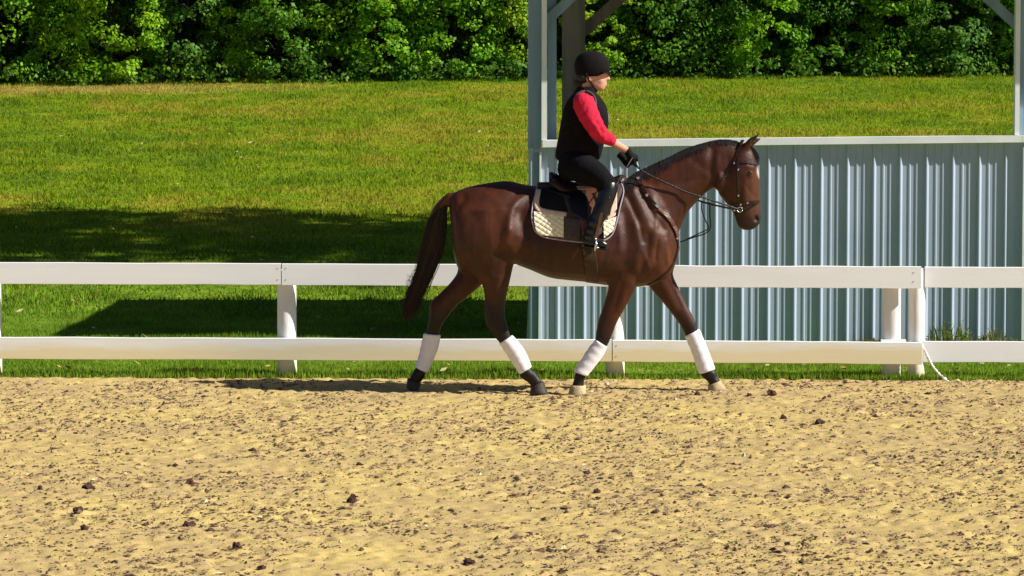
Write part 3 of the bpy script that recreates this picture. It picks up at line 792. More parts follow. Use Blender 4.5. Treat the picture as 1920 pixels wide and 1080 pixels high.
# ------------------------------------------------------------------ horse
NY, FY = -0.145, 0.145
hb = MB()
loft_px(hb, [  # trunk: top point, bottom point, half width, centre depth, taper
    (842, 380, 848, 440, .085, 0, .1), (852, 362, 852, 482, .19, 0, .15), (873, 352, 866, 510, .245, 0, .2), (909, 344, 905, 510, .275, 0, .25),
    (951, 339, 945, 492, .275, 0, .3), (984, 346, 984, 502, .265, 0, .3), (1020, 350, 1029, 520, .28, 0, .22), (1060, 352, 1062, 525, .295, 0, .2),
    (1110, 350, 1100, 529, .285, 0, .25), (1150, 341, 1145, 536, .255, 0, .32), (1186, 331, 1195, 538, .225, 0, .38), (1214, 330, 1238, 528, .205, 0, .3),
    (1240, 345, 1262, 506, .165, 0, .15), (1258, 372, 1275, 466, .10, 0, 0)], 28, 2.3)
loft_px(hb, [  # neck
    (1165, 340, 1225, 505, .17, 0, .3), (1190, 325, 1262, 458, .145, 0, .35), (1220, 311, 1284, 408, .115, 0, .3), (1255, 294, 1302, 383, .10, 0, .25),
    (1290, 277, 1321, 364, .088, 0, .2), (1325, 266, 1337, 353, .08, 0, .15), (1358, 262, 1350, 348, .075, 0, .1), (1384, 267, 1364, 342, .068, 0, 0), (1396, 276, 1385, 320, .05, 0, 0)], 24, 2.1)
loft_px(hb, [  # head
    (1398, 266, 1376, 280, .045, 0, 0), (1410, 280, 1356, 312, .078, 0, -.05), (1419, 303, 1344, 338, .095, 0, -.02), (1423, 326, 1346, 360, .092, 0, .05),
    (1425, 350, 1359, 378, .074, 0, .12), (1426, 374, 1370, 392, .058, 0, .15), (1426, 394, 1377, 405, .052, 0, .1), (1427, 408, 1381, 418, .054, 0, 0),
    (1424, 420, 1386, 427, .048, 0, 0), (1413, 430, 1397, 432, .028, 0, 0)], 24, 2.2)
def leg(rows):
    loft_px(hb, rows, 18, 2.0)
leg([  # near hind
    (868, 395, 985, 385, .10, -.15), (851, 440, 972, 430, .115, -.155), (857, 475, 968, 474, .115, -.16), (878, 508, 963, 498, .095, -.155), (903, 533, 957, 524, .075, -.15),
    (908, 558, 951, 551, .06, NY), (908, 582, 947, 575, .05, NY), (911, 606, 948, 597, .046, NY), (923, 628, 953, 615, .041, NY), (937, 644, 959, 632, .034, NY),
    (955, 673, 975, 661, .028, NY), (973, 699, 993, 688, .031, NY), (976, 708, 1003, 697, .037, NY), (990, 718, 1011, 707, .031, NY), (997, 727, 1018, 716, .037, NY)])
leg([  # far hind
    (868, 400, 975, 400, .10, .15), (852, 440, 965, 440, .115, .155), (855, 478, 945, 480, .11, .16), (858, 508, 917, 520, .09, .155), (843, 531, 888, 548, .07, .15),
    (824, 550, 860, 571, .055, FY), (806, 568, 840, 594, .046, FY), (804, 592, 829, 611, .042, FY), (799, 622, 823, 627, .035, FY),
    (789, 660, 810, 664, .028, FY), (780, 688, 799, 696, .031, FY), (775, 694, 798, 704, .037, FY), (770, 704, 792, 713, .031, FY), (765, 712, 789, 719, .037, FY)])
leg([  # near fore
    (1146, 430, 1252, 420, .10, -.12), (1143, 475, 1230, 475, .10, -.14), (1141, 515, 1201, 508, .085, -.15), (1139, 545, 1190, 543, .066, -.15),
    (1129, 578, 1174, 575, .053, NY), (1121, 603, 1158, 603, .046, NY), (1117, 624, 1148, 628, .043, NY), (1115, 640, 1138, 650, .036, NY),
    (1102, 662, 1121, 672, .027, NY), (1083, 692, 1101, 701, .029, NY), (1077, 703, 1099, 707, .037, NY), (1075, 714, 1095, 716, .031, NY), (1071, 724, 1097, 725, .04, NY)])
leg([  # far fore
    (1175, 440, 1262, 440, .09, .12), (1180, 480, 1268, 488, .09, .13), (1206, 522, 1262, 513, .075, .14), (1223, 545, 1272, 538, .06, .145),
    (1243, 568, 1284, 563, .05, FY), (1262, 592, 1297, 588, .045, FY), (1275, 610, 1305, 606, .042, FY), (1285, 629, 1309, 619, .036, FY),
    (1297, 662, 1318, 652, .027, FY), (1311, 696, 1334, 685, .029, FY), (1316, 707, 1343, 697, .037, FY), (1326, 715, 1346, 706, .031, FY), (1330, 723, 1352, 715, .04, FY)])
# ears
for s, b, t in ((-1, (1396, 278), (1424, 250)), (1, (1401, 276), (1429, 257))):
    p, q = P(*b, s * 0.045), P(*t, s * 0.06)
    d = (q - p)
    hb.tube([p - d * 0.25, p + d * 0.15, p + d * 0.45 + Vector((-0.006, 0, 0.006)), p + d * 0.8, q], [0.022, 0.026, 0.024, 0.014, 0.004], 10)
# tail dock
hb.tube([P(862, 372), P(842, 372), P(828, 384), P(818, 405)], [0.05, 0.045, 0.036, 0.022], 10)
for s in (-1, 1):   # round forms under the skin
    hb.ell(P(1232, 455, s * .13), (.10, .075, .14), 14, 10)
    hb.ell(P(951, 478, s * .17), (.065, .075, .075), 14, 10)
    hb.ell(P(1350, 338, s * .045), (.055, .045, .085), 14, 10)
    hb.ell(P(1405, 326, s * .072), (.03, .022, .024), 12, 8)
    hb.ell(P(1415, 411, s * .036), (.028, .02, .03), 12, 8)
hme = remesh(hb, 'body', 0.0105, 7, 0.5)
HV = coords(hme); HN = normals(hme)

def to_px(V):
    d = V - np.array([0, CAM_Y, CAM_Z])
    f = d[:, 1] * CT - d[:, 2] * ST; u = d[:, 1] * ST + d[:, 2] * CT
    return 960 + FPX * d[:, 0] / f, 540 - FPX * u / f
def seg_d(px, py, poly):
    best = np.full(len(px), 1e9)
    for (a, b) in zip(poly[:-1], poly[1:]):
        ax, ay, bx, by = *a, *b
        L = (bx - ax) ** 2 + (by - ay) ** 2 + 1e-9
        t = np.clip(((px - ax) * (bx - ax) + (py - ay) * (by - ay)) / L, 0, 1)
        best = np.minimum(best, np.hypot(px - ax - t * (bx - ax), py - ay - t * (by - ay)))
    return best
# muscle relief: ridges (+) and grooves (-) along lines of the flank, on both sides
hx_, hy_ = to_px(np.stack([HV[:, 0], HV[:, 1] * 0 - 0.15, HV[:, 2]], 1))
sidew = np.clip((np.abs(HN[:, 1]) - 0.15) / 0.4, 0, 1) * np.clip((np.abs(HV[:, 1]) - 0.02) / 0.04, 0, 1)
disp = np.zeros(len(HV))
for poly, sg, am in [
    ([(985, 366), (968, 380), (957, 405), (954, 430)], 8, .016), ([(954, 430), (951, 455), (966, 480)], 9, .014), ([(975, 400), (985, 440), (978, 470)], 12, -.022),
    ([(930, 400), (936, 440), (930, 470)], 12, -.005), ([(872, 385), (868, 430), (884, 480)], 12, .003), ([(895, 410), (900, 450), (905, 500)], 12, -.004), ([(870, 372), (858, 390)], 6, -.010),
    ([(1184, 350), (1205, 400), (1228, 450)], 9, .014), ([(1200, 360), (1222, 395), (1245, 430)], 6, -.012), ([(1170, 400), (1176, 450), (1170, 490)], 9, -.012), ([(1192, 420), (1198, 460), (1190, 500)], 8, .013),
    ([(1215, 440), (1212, 480), (1202, 505)], 6, -.010), ([(1238, 440), (1246, 475), (1238, 505)], 9, .012), ([(1260, 425), (1256, 460), (1262, 490)], 6, -.010),
    ([(1240, 400), (1275, 375), (1310, 350)], 8, -.007), ([(1220, 350), (1262, 325), (1320, 300)], 14, .008), ([(1338, 275), (1334, 310), (1338, 340)], 7, -.012), ([(1367, 300), (1372, 330), (1371, 360)], 5, -.005),
    ([(1178, 372), (1196, 412), (1206, 452)], 4, -.010), ([(1224, 372), (1232, 410), (1228, 436)], 4.5, .010), ([(1232, 452), (1228, 486)], 3.5, -.010), ([(1250, 450), (1250, 490)], 3.5, .008), ([(1205, 470), (1216, 500)], 4, .008), ([(1160, 420), (1163, 470)], 6, .008),
    ([(1215, 345), (1270, 345), (1318, 335)], 6, -.006), ([(1300, 300), (1330, 322)], 7, -.006), ([(1345, 300), (1350, 335)], 6, .006), ([(1400, 312), (1412, 316)], 4, .007), ([(1392, 340), (1418, 372)], 3, -.004), ([(1380, 410), (1405, 415)], 4, -.005),
    ([(1398, 345), (1399, 375)], 5, .006), ([(1388, 335), (1386, 385)], 6, -.006), ([(1020, 500), (1090, 505), (1135, 500)], 14, .006),
    ([(935, 520), (930, 560)], 5, .006), ([(921, 530), (918, 575)], 4, -.006), ([(1165, 530), (1152, 575)], 5, -.006), ([(1178, 530), (1160, 580)], 6, .006), ([(1255, 530), (1280, 580)], 4, -.006), ([(1240, 530), (1266, 585)], 6, .006)]:
    disp += am * np.exp(-(seg_d(hx_, hy_, poly) / sg) ** 2)
for i, xr in enumerate(range(1020, 1150, 14)):   # a hint of ribs
    disp += .0025 * np.exp(-(seg_d(hx_, hy_, [(xr + 10, 420), (xr, 460), (xr - 10, 490)]) / 4) ** 2)
HV = HV + HN * (disp * 0.8 * sidew)[:, None]
# nostril hollow
for s in (-1, 1):
    c = np.array(P(1417, 410, 0)); dd = np.hypot((HV[:, 0] - c[0]) / 0.016, (HV[:, 2] - c[2]) / 0.022)
    w = np.exp(-dd ** 4) * (HV[:, 1] * s > 0.015)
    HV[:, 1] -= s * 0.022 * w
setcoords(hme, HV)
lap = bmesh.new(); lap.from_mesh(hme); bmesh.ops.smooth_vert(lap, verts=lap.verts, factor=0.5, use_axis_x=True, use_axis_y=True, use_axis_z=True); lap.to_mesh(hme)
HB = BVHTree.FromBMesh(lap); lap.free()
HV = coords(hme)
hx_, hy_ = to_px(HV)
brown = np.array([0.047, 0.0120, 0.0042]); black = np.array([0.007, 0.0048, 0.0042]); warm = np.array([0.090, 0.0245, 0.0085])
C = np.tile(brown, (len(HV), 1))
def blend(mask, c):
    global C
    m = np.clip(mask, 0, 1)[:, None]; C = C * (1 - m) + np.asarray(c) * m
n_ = fbm(HV[:, 0] * 3 + HV[:, 1] * 2, HV[:, 2] * 3, 5, 3)
blend((n_ - 0.45) * 2.5, warm)
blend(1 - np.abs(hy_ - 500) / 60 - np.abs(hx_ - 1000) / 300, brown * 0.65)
legm = (hy_ > 500)
for poly, wd in (([(930, 545), (930, 600), (985, 700)], 40), ([(835, 555), (815, 590), (775, 715)], 45), ([(1145, 590), (1125, 640), (1080, 720)], 40), ([(1275, 580), (1300, 630), (1340, 720)], 40)):
    d = seg_d(hx_, hy_, poly)
    y0 = poly[0][1]
    blend((d < wd) * np.clip((hy_ - y0) / 50, 0, 1) * 0.95, black)
hd = np.clip((hy_ - 385) / 40, 0, 1) * (hx_ > 1360)
blend(hd * 0.8, (0.018, 0.011, 0.009))
for s in (-1, 1):
    c = np.array(P(1417, 410, 0)); dd = np.hypot((HV[:, 0] - c[0]) / 0.014, (HV[:, 2] - c[2]) / 0.020)
    blend(np.exp(-dd ** 4) * (HV[:, 1] * s > 0.01) * .9, (0.006, 0.004, 0.004))
# black back stripe and ear tips, white star on the forehead
blend(np.exp(-((np.abs(HV[:, 1])) / 0.03) ** 2) * (hy_ < 356) * (hx_ < 1020) * (hx_ > 860) * .7, black)
blend((hy_ < 264) * (hx_ > 1405) * .8, black)
blend(np.exp(-(np.hypot((hx_ - 1412) / 16, (hy_ - 365) / 38)) ** 4) * .6, (0.13, 0.05, 0.026))  # lighter face front: sunlight put into the coat colour
blend(np.exp(-(seg_d(hx_, hy_, [(1200, 400), (1235, 450), (1245, 490)]) / 26) ** 2) * .6, (0.075, 0.026, 0.011))  # lit shoulder: its highlight is painted into the coat tint
st = np.array(P(1423, 322)); blend(np.exp(-(np.hypot((HV[:, 1]) / 0.040, (HV[:, 2] - st[2]) / 0.045)) ** 4) * (hx_ > 1413), (0.6, 0.48, 0.38))
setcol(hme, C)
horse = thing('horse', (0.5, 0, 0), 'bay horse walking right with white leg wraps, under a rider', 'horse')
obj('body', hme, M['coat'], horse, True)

def on_side(px, py, off=0.0, s=-1):
    """point of the horse's near side seen there"""
    o = Vector((0, CAM_Y, CAM_Z)); t = P(px, py, 0); d = (t - o).normalized()
    h = HB.ray_cast(o, d)
    if h[0] is None:
        q = P(px, py, 0); h = HB.find_nearest(q)
    n = h[1]
    return h[0] + n * off, n

# hooves
def hoof(top_l, top_r, toe, heel, yc, m):
    mb = MB(); k = 16; a, b = P(*top_l, yc), P(*top_r, yc); t, h = P(*toe, yc), P(*heel, yc)
    R = []
    for f in (0, .25, .75, 1.0):
        l = a + (h - a) * f; r = b + (t - b) * f; c = (l + r) / 2; u = (r - l) / 2
        wdt = (0.042 + 0.020 * f)
        R.append([c + u * math.cos(j * 2 * math.pi / k) * 1.02 + Vector((0, wdt * math.sin(j * 2 * math.pi / k), 0)) for j in range(k)])
    mb.rings(R); obj('hoof', mb.recalc('hoof'), m, horse, True)
hoof((996, 725), (1018, 714), (1029, 741), (993, 738), NY, M['hoof'])
hoof((764, 709), (790, 719), (781, 738), (762, 726), FY, M['hoof'])
hoof((1070, 722), (1098, 723), (1099, 743), (1065, 741), NY, M['hoof_dusty'])
hoof((1328, 722), (1351, 713), (1363, 732), (1328, 734), FY, M['hoof_dusty'])
# coronet hair of the dusty near fore hoof
# leg wraps
def wrap(rows, yc, rad):
    mb = MB(); S = cat_interp(rows, 10); R = []; k = 20
    for i, (ax, ay, bx, by) in enumerate(S):
        a, b = P(ax, ay, yc), P(bx, by, yc); c = (a + b) / 2; u = (a - b) / 2
        f = i / (len(S) - 1)
        q = 1.10 + 0.012 * math.sin(i * 1.0) + (-0.06 if i in (0, len(S) - 1) else 0)
        ring = []
        for j in range(k):
            t = 2 * math.pi * j / k; z = 1 + 0.014 * math.sin(i * 1.0 + t)
            ring.append(c + u * q * z * math.cos(t) + Vector((0, rad * q * z * math.sin(t), 0)))
        R.append(ring)
    mb.rings(R); obj('leg_wrap', mb.recalc('wrap'), M['wrap'], horse, True)
wrap([(937, 643, 960, 629), (950, 662, 979, 652), (962, 681, 989, 671), (975, 701, 996, 688)], NY, .052)
wrap([(796, 625, 825, 628), (791, 646, 820, 653), (786, 668, 811, 676), (779, 688, 801, 699)], FY, .052)
wrap([(1118, 637, 1138, 650), (1104, 654, 1129, 667), (1090, 676, 1114, 687), (1076, 696, 1100, 705)], NY, .052)
wrap([(1285, 630, 1310, 617), (1294, 650, 1321, 643), (1303, 674, 1331, 668), (1312, 701, 1340, 692)], FY, .052)
# eyes
for s in (-1, 1):
    h = HB.ray_cast(Vector((P(1404, 324).x, s * 1.0, P(1404, 324).z)), Vector((0, -s, 0)))
    mb = MB().ell(h[0] + Vector((0, -s * 0.006, 0)), (.017, .012, .014), 14, 8); obj('eye', mb.recalc('eye'), M['eye'], horse, True)

# hair strands
def strands(name, paths, widths, cols, parent):
    V, Fq, C = [], [], []
    for pts, w, c in zip(paths, widths, cols):
        n = len(pts); k0 = len(V)
        for i, p in enumerate(pts):
            d = (pts[min(i + 1, n - 1)] - pts[max(i - 1, 0)])
            sdv = d.cross(Vector((random.uniform(-.5, .5) * 0.2, -1, 0.1)));
            if sdv.length < 1e-6: sdv = Vector((1, 0, 0))
            sdv.normalize(); ww = w * (1 - (i / (n - 1)) ** 2 * 0.85)
            V += [p - sdv * ww, p + sdv * ww]; C += [c, c]
        for i in range(n - 1):
            a = k0 + 2 * i; Fq.append((a, a + 1, a + 3, a + 2))
    me = make_mesh(name, np.array([tuple(v) for v in V]), np.array(Fq)); setcol(me, np.array(C))
    o = obj(name, me, M['hair'], parent); o['kind'] = 'stuff'; return o
rr = random.Random(3)
def rail_pts(poly, n):
    S = cat_interp(poly, 12); return [S[int(i * (len(S) - 1) / (n - 1))] for i in range(n)]
cl = cat_interp([(838, 370), (826, 392), (818, 430), (808, 475), (792, 522), (773, 565), (764, 604)], 10)
hwid = cat_interp([(5, 0), (10, 0), (16, 0), (16, 0), (11, 0), (10, 0), (5, 0)], 10)[:, 0]
paths, ws, cs = [], [], []
for i in range(1500):
    u = rr.uniform(-1, 1); vv = rr.uniform(-1, 1); L = rr.choice([1.0, .98, .95, .9, .85, .8, .74, .66, .56]) * (1.0 - 0.12 * abs(u)) ; pts = []
    ph = rr.uniform(0, 6.28); fray = rr.gauss(0, 1) * 8
    for q in range(11):
        f = q / 10 * L; idx = f * (len(cl) - 1); i0 = int(idx); fr = idx - i0; i1 = min(i0 + 1, len(cl) - 1)
        c = cl[i0] * (1 - fr) + cl[i1] * fr; h = hwid[i0] * (1 - fr) + hwid[i1] * fr
        sprd = 1 + 0.2 * math.sin(f * 5 + ph)
        p = P(c[0] + u * h * sprd + fray * f ** 2.2, c[1] + 0.25 * u * h + rr.uniform(-.6, .6), 0)
        p.y = vv * 0.055 * math.sin(min(1, f * 2 + .25) * math.pi * .5) * (1 - .4 * f) + 0.01
        pts.append(p)
    paths.append(pts); ws.append(rr.uniform(.0022, .004)); cs.append(np.array((0.007, 0.0045, 0.0035)) * rr.uniform(.6, 1.6) + (np.array((0.045, 0.018, 0.008)) * rr.uniform(0, 1) if rr.random() < .35 else 0))
for i in range(14):   # flyaway wisps
    a = rr.uniform(0.45, .75); idx = int(a * (len(cl) - 1)); c = cl[idx]; pts = []
    for q in range(6): pts.append(P(c[0] - 18 - q * rr.uniform(2, 4), c[1] + q * rr.uniform(0, 7), -0.02))
    paths.append(pts); ws.append(.0018); cs.append(np.array((0.05, 0.03, 0.015)))
strands('tail', paths, ws, cs, horse)
crest = cat_interp([(1172, 338), (1193, 322), (1216, 311), (1249, 296), (1284, 279), (1316, 268), (1349, 261), (1378, 263), (1392, 270)], 14)
paths, ws, cs = [], [], []
for i in range(1700):
    f = rr.random(); idx = f * (len(crest) - 1); i0 = int(idx); c = crest[i0] + (crest[min(i0 + 1, len(crest) - 1)] - crest[i0]) * (idx - i0)
    near_ = rr.random() < .4
    ln = (0.10 * (1 - f) ** 0.8 + 0.016) * rr.uniform(.35, 1.2)
    s = -1 if near_ else 1
    b = P(c[0], c[1] + 2, 0) + Vector((0, s * rr.uniform(0, .012), 0.004)); pts = [b]
    lean = rr.uniform(-.5, .15); lift = rr.uniform(.001, .007)
    for q in range(1, 6):
        t = q / 5
        z = ln * t
        o = Vector((b.x + lean * z, s * 0.5, b.z + lift * math.sin(min(1, t * 2) * math.pi) - z))
        h = HB.ray_cast(o, Vector((0, -s, 0)), 0.8)
        y = h[0].y + s * 0.006 if h[0] is not None else b.y + s * 0.01 * t
        pts.append(Vector((o.x, y if abs(y - pts[-1].y) < 0.05 else pts[-1].y + math.copysign(0.03, y - pts[-1].y), o.z)))
    paths.append(pts); ws.append(rr.uniform(.0018, .0034)); cs.append(np.array((0.006, 0.0045, 0.004)) * rr.uniform(.6, 1.7))
for i in range(60):   # forelock
    b = P(1396 + rr.uniform(-3, 6), 270 + rr.uniform(-2, 6), rr.uniform(-.03, .03)); e = P(1423 + rr.uniform(-2, 2), 300 + rr.uniform(-6, 10), b.y * 1.2)
    pts = [b + (e - b) * (q / 4) + Vector((.012, 0, .012)) * math.sin(q / 4 * math.pi) for q in range(5)]
    paths.append(pts); ws.append(.002); cs.append(np.array((0.012, 0.009, 0.008)))
strands('mane', paths, ws, cs, horse)

# ------------------------------------------------------------------ tack
def ribbon(mb, pts, nors, w, th):
    pts = [Vector(p) for p in pts]; R = []
    for i, p in enumerate(pts):
        t = (pts[min(i + 1, len(pts) - 1)] - pts[max(i - 1, 0)]).normalized(); n = Vector(nors[i]); n = (n - t * n.dot(t)).normalized(); b = t.cross(n)
        R.append([p - b * w / 2 - n * th * .3, p + b * w / 2 - n * th * .3, p + b * w / 2 * .9 + n * th * .7, p - b * w / 2 * .9 + n * th * .7])
    mb.rings(R)
SIDES = [1, -1]
def strap_px(mb, poly, w=0.02, th=0.006, off=0.004, sub=8, both=True):
    S = cat_interp(poly, sub); pts, ns = [], []
    for (x, y) in S[:, :2]:
        p, n = on_side(x, y, off); pts.append(p); ns.append(n)
    # keep it from falling behind silhouettes
    if 1 in SIDES: ribbon(mb, pts, ns, w, th)
    if both and -1 in SIDES: ribbon(mb, [Vector((p.x, -p.y, p.z)) for p in pts], [Vector((n.x, -n.y, n.z)) for n in ns], w, th)
    return pts
br = thing('bridle', P(1385, 330), 'dark leather bridle with bit and reins on the horse head', 'bridle')
def part(name, m, parent, fn, smooth=False):
    mb = MB(); fn(mb); return obj(name, mb.recalc(name), m, parent, smooth)
def pair(name, m, parent, fn, smooth=False):
    """the near-side piece and its mirror piece, each an object of its own"""
    out = []
    for s in (1, -1):
        SIDES[:] = [s]; out.append(part(name, m, parent, fn, smooth))
    SIDES[:] = [1, -1]
    return out
pair('cheekpiece', M['brown_leather'], br, lambda mb: strap_px(mb, [(1388, 274), (1384, 300), (1384, 330), (1385, 360), (1386, 390)], .020))
pair('throatlatch', M['brown_leather'], br, lambda mb: strap_px(mb, [(1386, 276), (1376, 305), (1362, 325), (1349, 345)], .014))
pair('browband', M['brown_leather'], br, lambda mb: strap_px(mb, [(1385, 302), (1400, 304), (1412, 306), (1419, 308)], .022))
pair('noseband', M['brown_leather'], br, lambda mb: strap_px(mb, [(1371, 385), (1386, 384), (1402, 381), (1415, 379), (1423, 378)], .026))
pair('flash_strap', M['black_leather'], br, lambda mb: strap_px(mb, [(1419, 382), (1405, 390), (1390, 398), (1379, 402)], .012))
def headpiece(mb):
    a, b = P(1388, 272, -.06), P(1388, 272, .06); t = P(1392, 264, 0)
    ribbon(mb, cat_interp([tuple(a), tuple(t + Vector((0, -.03, 0))), tuple(t + Vector((0, .03, 0))), tuple(b)], 6), [Vector((0, 0, 1))] * 19, .022, .006)
part('headpiece', M['brown_leather'], br, headpiece)
def bit(mb):
    for s in (-1, 1):
        c = P(1387, 393, s * .060); k = 16
        mb.tube([c + Vector((.019 * math.cos(6.28 * i / k), 0, .019 * math.sin(6.28 * i / k))) for i in range(k + 1)], .0045, 6)
    mb.tube([P(1387, 393, -.055), P(1387, 393, .055)], .006, 6)
part('bit', M['buckle'], br, bit, True)
for (x, y) in ((1384, 318), (1377, 306), (1389, 383), (1401, 380), (1378, 393), (1384, 366)):
    p, n = on_side(x, y, .009); part('buckle', M['buckle'], br, lambda mb: mb.ell(p, (.009, .005, .009), 8, 6))
HAND_N, HAND_F = P(1184, 295, -.10), P(1171, 298, .10)
def rein(mb, s, hand, poly):
    S = cat_interp(poly, 8); pts = []; ns = []
    for (x, y, d) in S:
        pts.append(P(x, y, s * d)); ns.append(Vector((0, s, 0.3)))
    if s < 0:
        for i, p in enumerate(pts):   # lay it outside the neck
            h = HB.ray_cast(Vector((p.x, -1.0, p.z)), Vector((0, 1, 0)))
            if h[0] is not None and h[0].y < p.y + .006: p.y = h[0].y - .008
    ribbon(mb, pts + [hand], ns + [ns[-1]], .014, .004)
part('rein', M['black_leather'], br, lambda mb: rein(mb, -1, HAND_N, [(1386, 393, .065), (1360, 384, .085), (1318, 370, .11), (1284, 359, .125), (1247, 342, .13), (1215, 327, .125), (1197, 315, .115)]), True)
part('rein', M['black_leather'], br, lambda mb: rein(mb, 1, HAND_F, [(1386, 393, .065), (1360, 389, .085), (1310, 376, .11), (1262, 352, .125), (1215, 325, .125)]), True)

bp = thing('breastplate', P(1240, 400, -.2), 'dark leather breastplate and martingale straps across the horse chest', 'breastplate')
pair('shoulder_strap', M['brown_leather'], bp, lambda mb: strap_px(mb, [(1186, 333), (1197, 338), (1213, 366), (1238, 394), (1256, 414), (1268, 440), (1271, 462)], .026))
pair('chest_pad', M['flap_leather'], bp, lambda mb: strap_px(mb, [(1234, 391), (1246, 401), (1257, 415), (1265, 430), (1269, 444)], .034, .012, .008))
pair('girth_strap', M['brown_leather'], bp, lambda mb: strap_px(mb, [(1271, 462), (1266, 485), (1255, 505), (1238, 522), (1215, 534)], .026))
for (x, y) in ((1213, 366), (1197, 335), (1268, 446)):
    p, n = on_side(x, y, .011); part('buckle', M['buckle'], bp, lambda mb: mb.ell(p, (.013, .006, .013), 8, 6))
part('martingale_fork', M['black_leather'], bp, lambda mb: mb.tube([P(x, y, d) for (x, y, d) in cat_interp([(1275, 454, -.05), (1300, 445, -.06), (1324, 437, -.07), (1332, 425, -.08), (1331, 404, -.09), (1331, 376, -.10)], 5)], .0055, 6))
part('martingale_fork', M['black_leather'], bp, lambda mb: mb.tube([P(x, y, d) for (x, y, d) in cat_interp([(1276, 454, .05), (1312, 437, .06), (1328, 428, .06), (1322, 412, .08), (1316, 394, .09), (1316, 378, .11)], 5)], .0045, 6))
part('rein_ring', M['buckle'], bp, lambda mb: mb.ell(P(1331, 377, -.10), (.009, .006, .009), 8, 6))
part('rein_ring', M['buckle'], bp, lambda mb: mb.ell(P(1324, 437, -.07), (.007, .006, .007), 8, 6))

# saddle pad: a cloth laid over both sides of the back
def hit_side(px, py, off):
    q = P(px, py, -.25); h = HB.ray_cast(Vector((q.x, -1.2, q.z)), Vector((0, 1, 0)))
    return (h[0] + Vector((0, -off, 0))) if h[0] is not None else Vector((q.x, -.02, q.z))
pad = thing('saddle_pad', P(1080, 352), 'quilted cream saddle pad with dark panel and beige band under the saddle', 'saddle pad')
def pad_bottom(x):
    xs_ = [998, 1002, 1010, 1030, 1087, 1110, 1133, 1149, 1158, 1164, 1168]; ys_ = [408, 430, 440, 446, 453, 453, 450, 437, 410, 385, 368]
    return float(np.interp(x, xs_, ys_))
def pad_left(y): return float(np.interp(y, [340, 364, 387, 409, 436, 444], [1010, 1004, 999, 997, 1003, 1012]))
def pad_right(y): return float(np.interp(y, [340, 356, 373, 404, 425, 445], [1171, 1169, 1163, 1159, 1153, 1138]))
def drape(mb, fn, nu, nv, off, th, puff=None):
    """patch on the near side and its mirror; fn(u,v)->pixel"""
    for s in SIDES:
        A, B = [], []
        for i in range(nu + 1):
            for j in range(nv + 1):
                x, y = fn(i / nu, j / nv); p = hit_side(x, y, off); q = puff(x, y) if puff else 0
                A.append(Vector((p.x, s * (p.y - th - q), p.z))); B.append(Vector((p.x, s * p.y, p.z)))
        V = A + B; n = len(A); Fq = []
        for i in range(nu):
            for j in range(nv):
                a = i * (nv + 1) + j; f = (a, a + 1, a + nv + 2, a + nv + 1); Fq.append(f); Fq.append(tuple(n + k for k in f[::-1]))
        for i in range(nu):
            for j in (0, nv):
                a = i * (nv + 1) + j; b = a + nv + 1; Fq.append((a, b, n + b, n + a))
        for j in range(nv):
            for i in (0, nu):
                a = i * (nv + 1) + j; Fq.append((a, a + 1, n + a + 1, n + a))
        mb.add(V, Fq)
def base_fn(u, v):
    y = 344 + v * 106; y0 = 344
    xl, xr = 1009 - 0 * v, 1170
    x = 1009 + u * 160
    yb = pad_bottom(997 + u * 171)
    y = 344 + v * (yb - 344)
    xl, xr = pad_left(y), pad_right(y)
    return xl + u * (xr - xl), y
pair('pad_cloth', M['pad_base'], pad, lambda mb: drape(mb, base_fn, 30, 18, .006, .010), True)
def quad_fn(c):   # bilinear patch between corners tl, tr, br, bl
    def f(u, v):
        return tuple((c[0][i] * (1 - u) + c[1][i] * u) * (1 - v) + (c[3][i] * (1 - u) + c[2][i] * u) * v for i in (0, 1))
    return f
def quilt(x, y):
    a, b = (x + y * 0.85) / 11.5, (x * 0.62 - y) / 9.0
    return .008 * (abs(math.sin(math.pi * a)) * abs(math.sin(math.pi * b))) ** .4
def quilt_fn(u, v):
    x = 1001 + u * 56 + 0; yt = 396 + u * 10; yb = min(446 - 0 * u, np.interp(u, [0, .08, .2, 1], [424, 433, 440, 444]))
    y = yt + v * (yb - yt); return max(x, pad_left(y) + 3), y
pair('quilted_panel', M['pad_quilt'], pad, lambda mb: drape(mb, quilt_fn, 56, 42, .016, .003, quilt), True)
pair('quilted_panel', M['pad_quilt'], pad, lambda mb: drape(mb, quad_fn([(1131, 414), (1156, 406), (1150, 432), (1132, 446)]), 24, 30, .016, .003, quilt), True)
pair('dark_panel', M['pad_dark'], pad, lambda mb: drape(mb, quad_fn([(1013, 358), (1050, 352), (1066, 398), (1013, 390)]), 14, 14, .016, .003), True)
def band(mb):
    def f(u, v):
        c = cat_interp([(1010.5, 356), (1006.5, 374), (1006.5, 386), (1013, 393.5), (1030, 398), (1062, 402.5)], 6); idx = u * (len(c) - 1); i = min(int(idx), len(c) - 2); p = c[i] + (c[i + 1] - c[i]) * (idx - i); d = c[i + 1] - c[i]; n = np.array([-d[1], d[0]]) / np.hypot(*d)
        return tuple(p + n * (v - .5) * 9.5)
    drape(mb, f, 30, 3, .019, .006)
pair('beige_band', M['pad_band'], pad, band, True)
pair('beige_band', M['pad_band'], pad, lambda mb: drape(mb, quad_fn([(1153, 362), (1158, 356), (1157, 392), (1141, 412)]), 6, 10, .019, .005), True)
pair('beige_band', M['pad_band'], pad, lambda mb: drape(mb, quad_fn([(1139, 406), (1155, 398), (1154, 404), (1138, 413)]), 6, 4, .0225, .006), True)
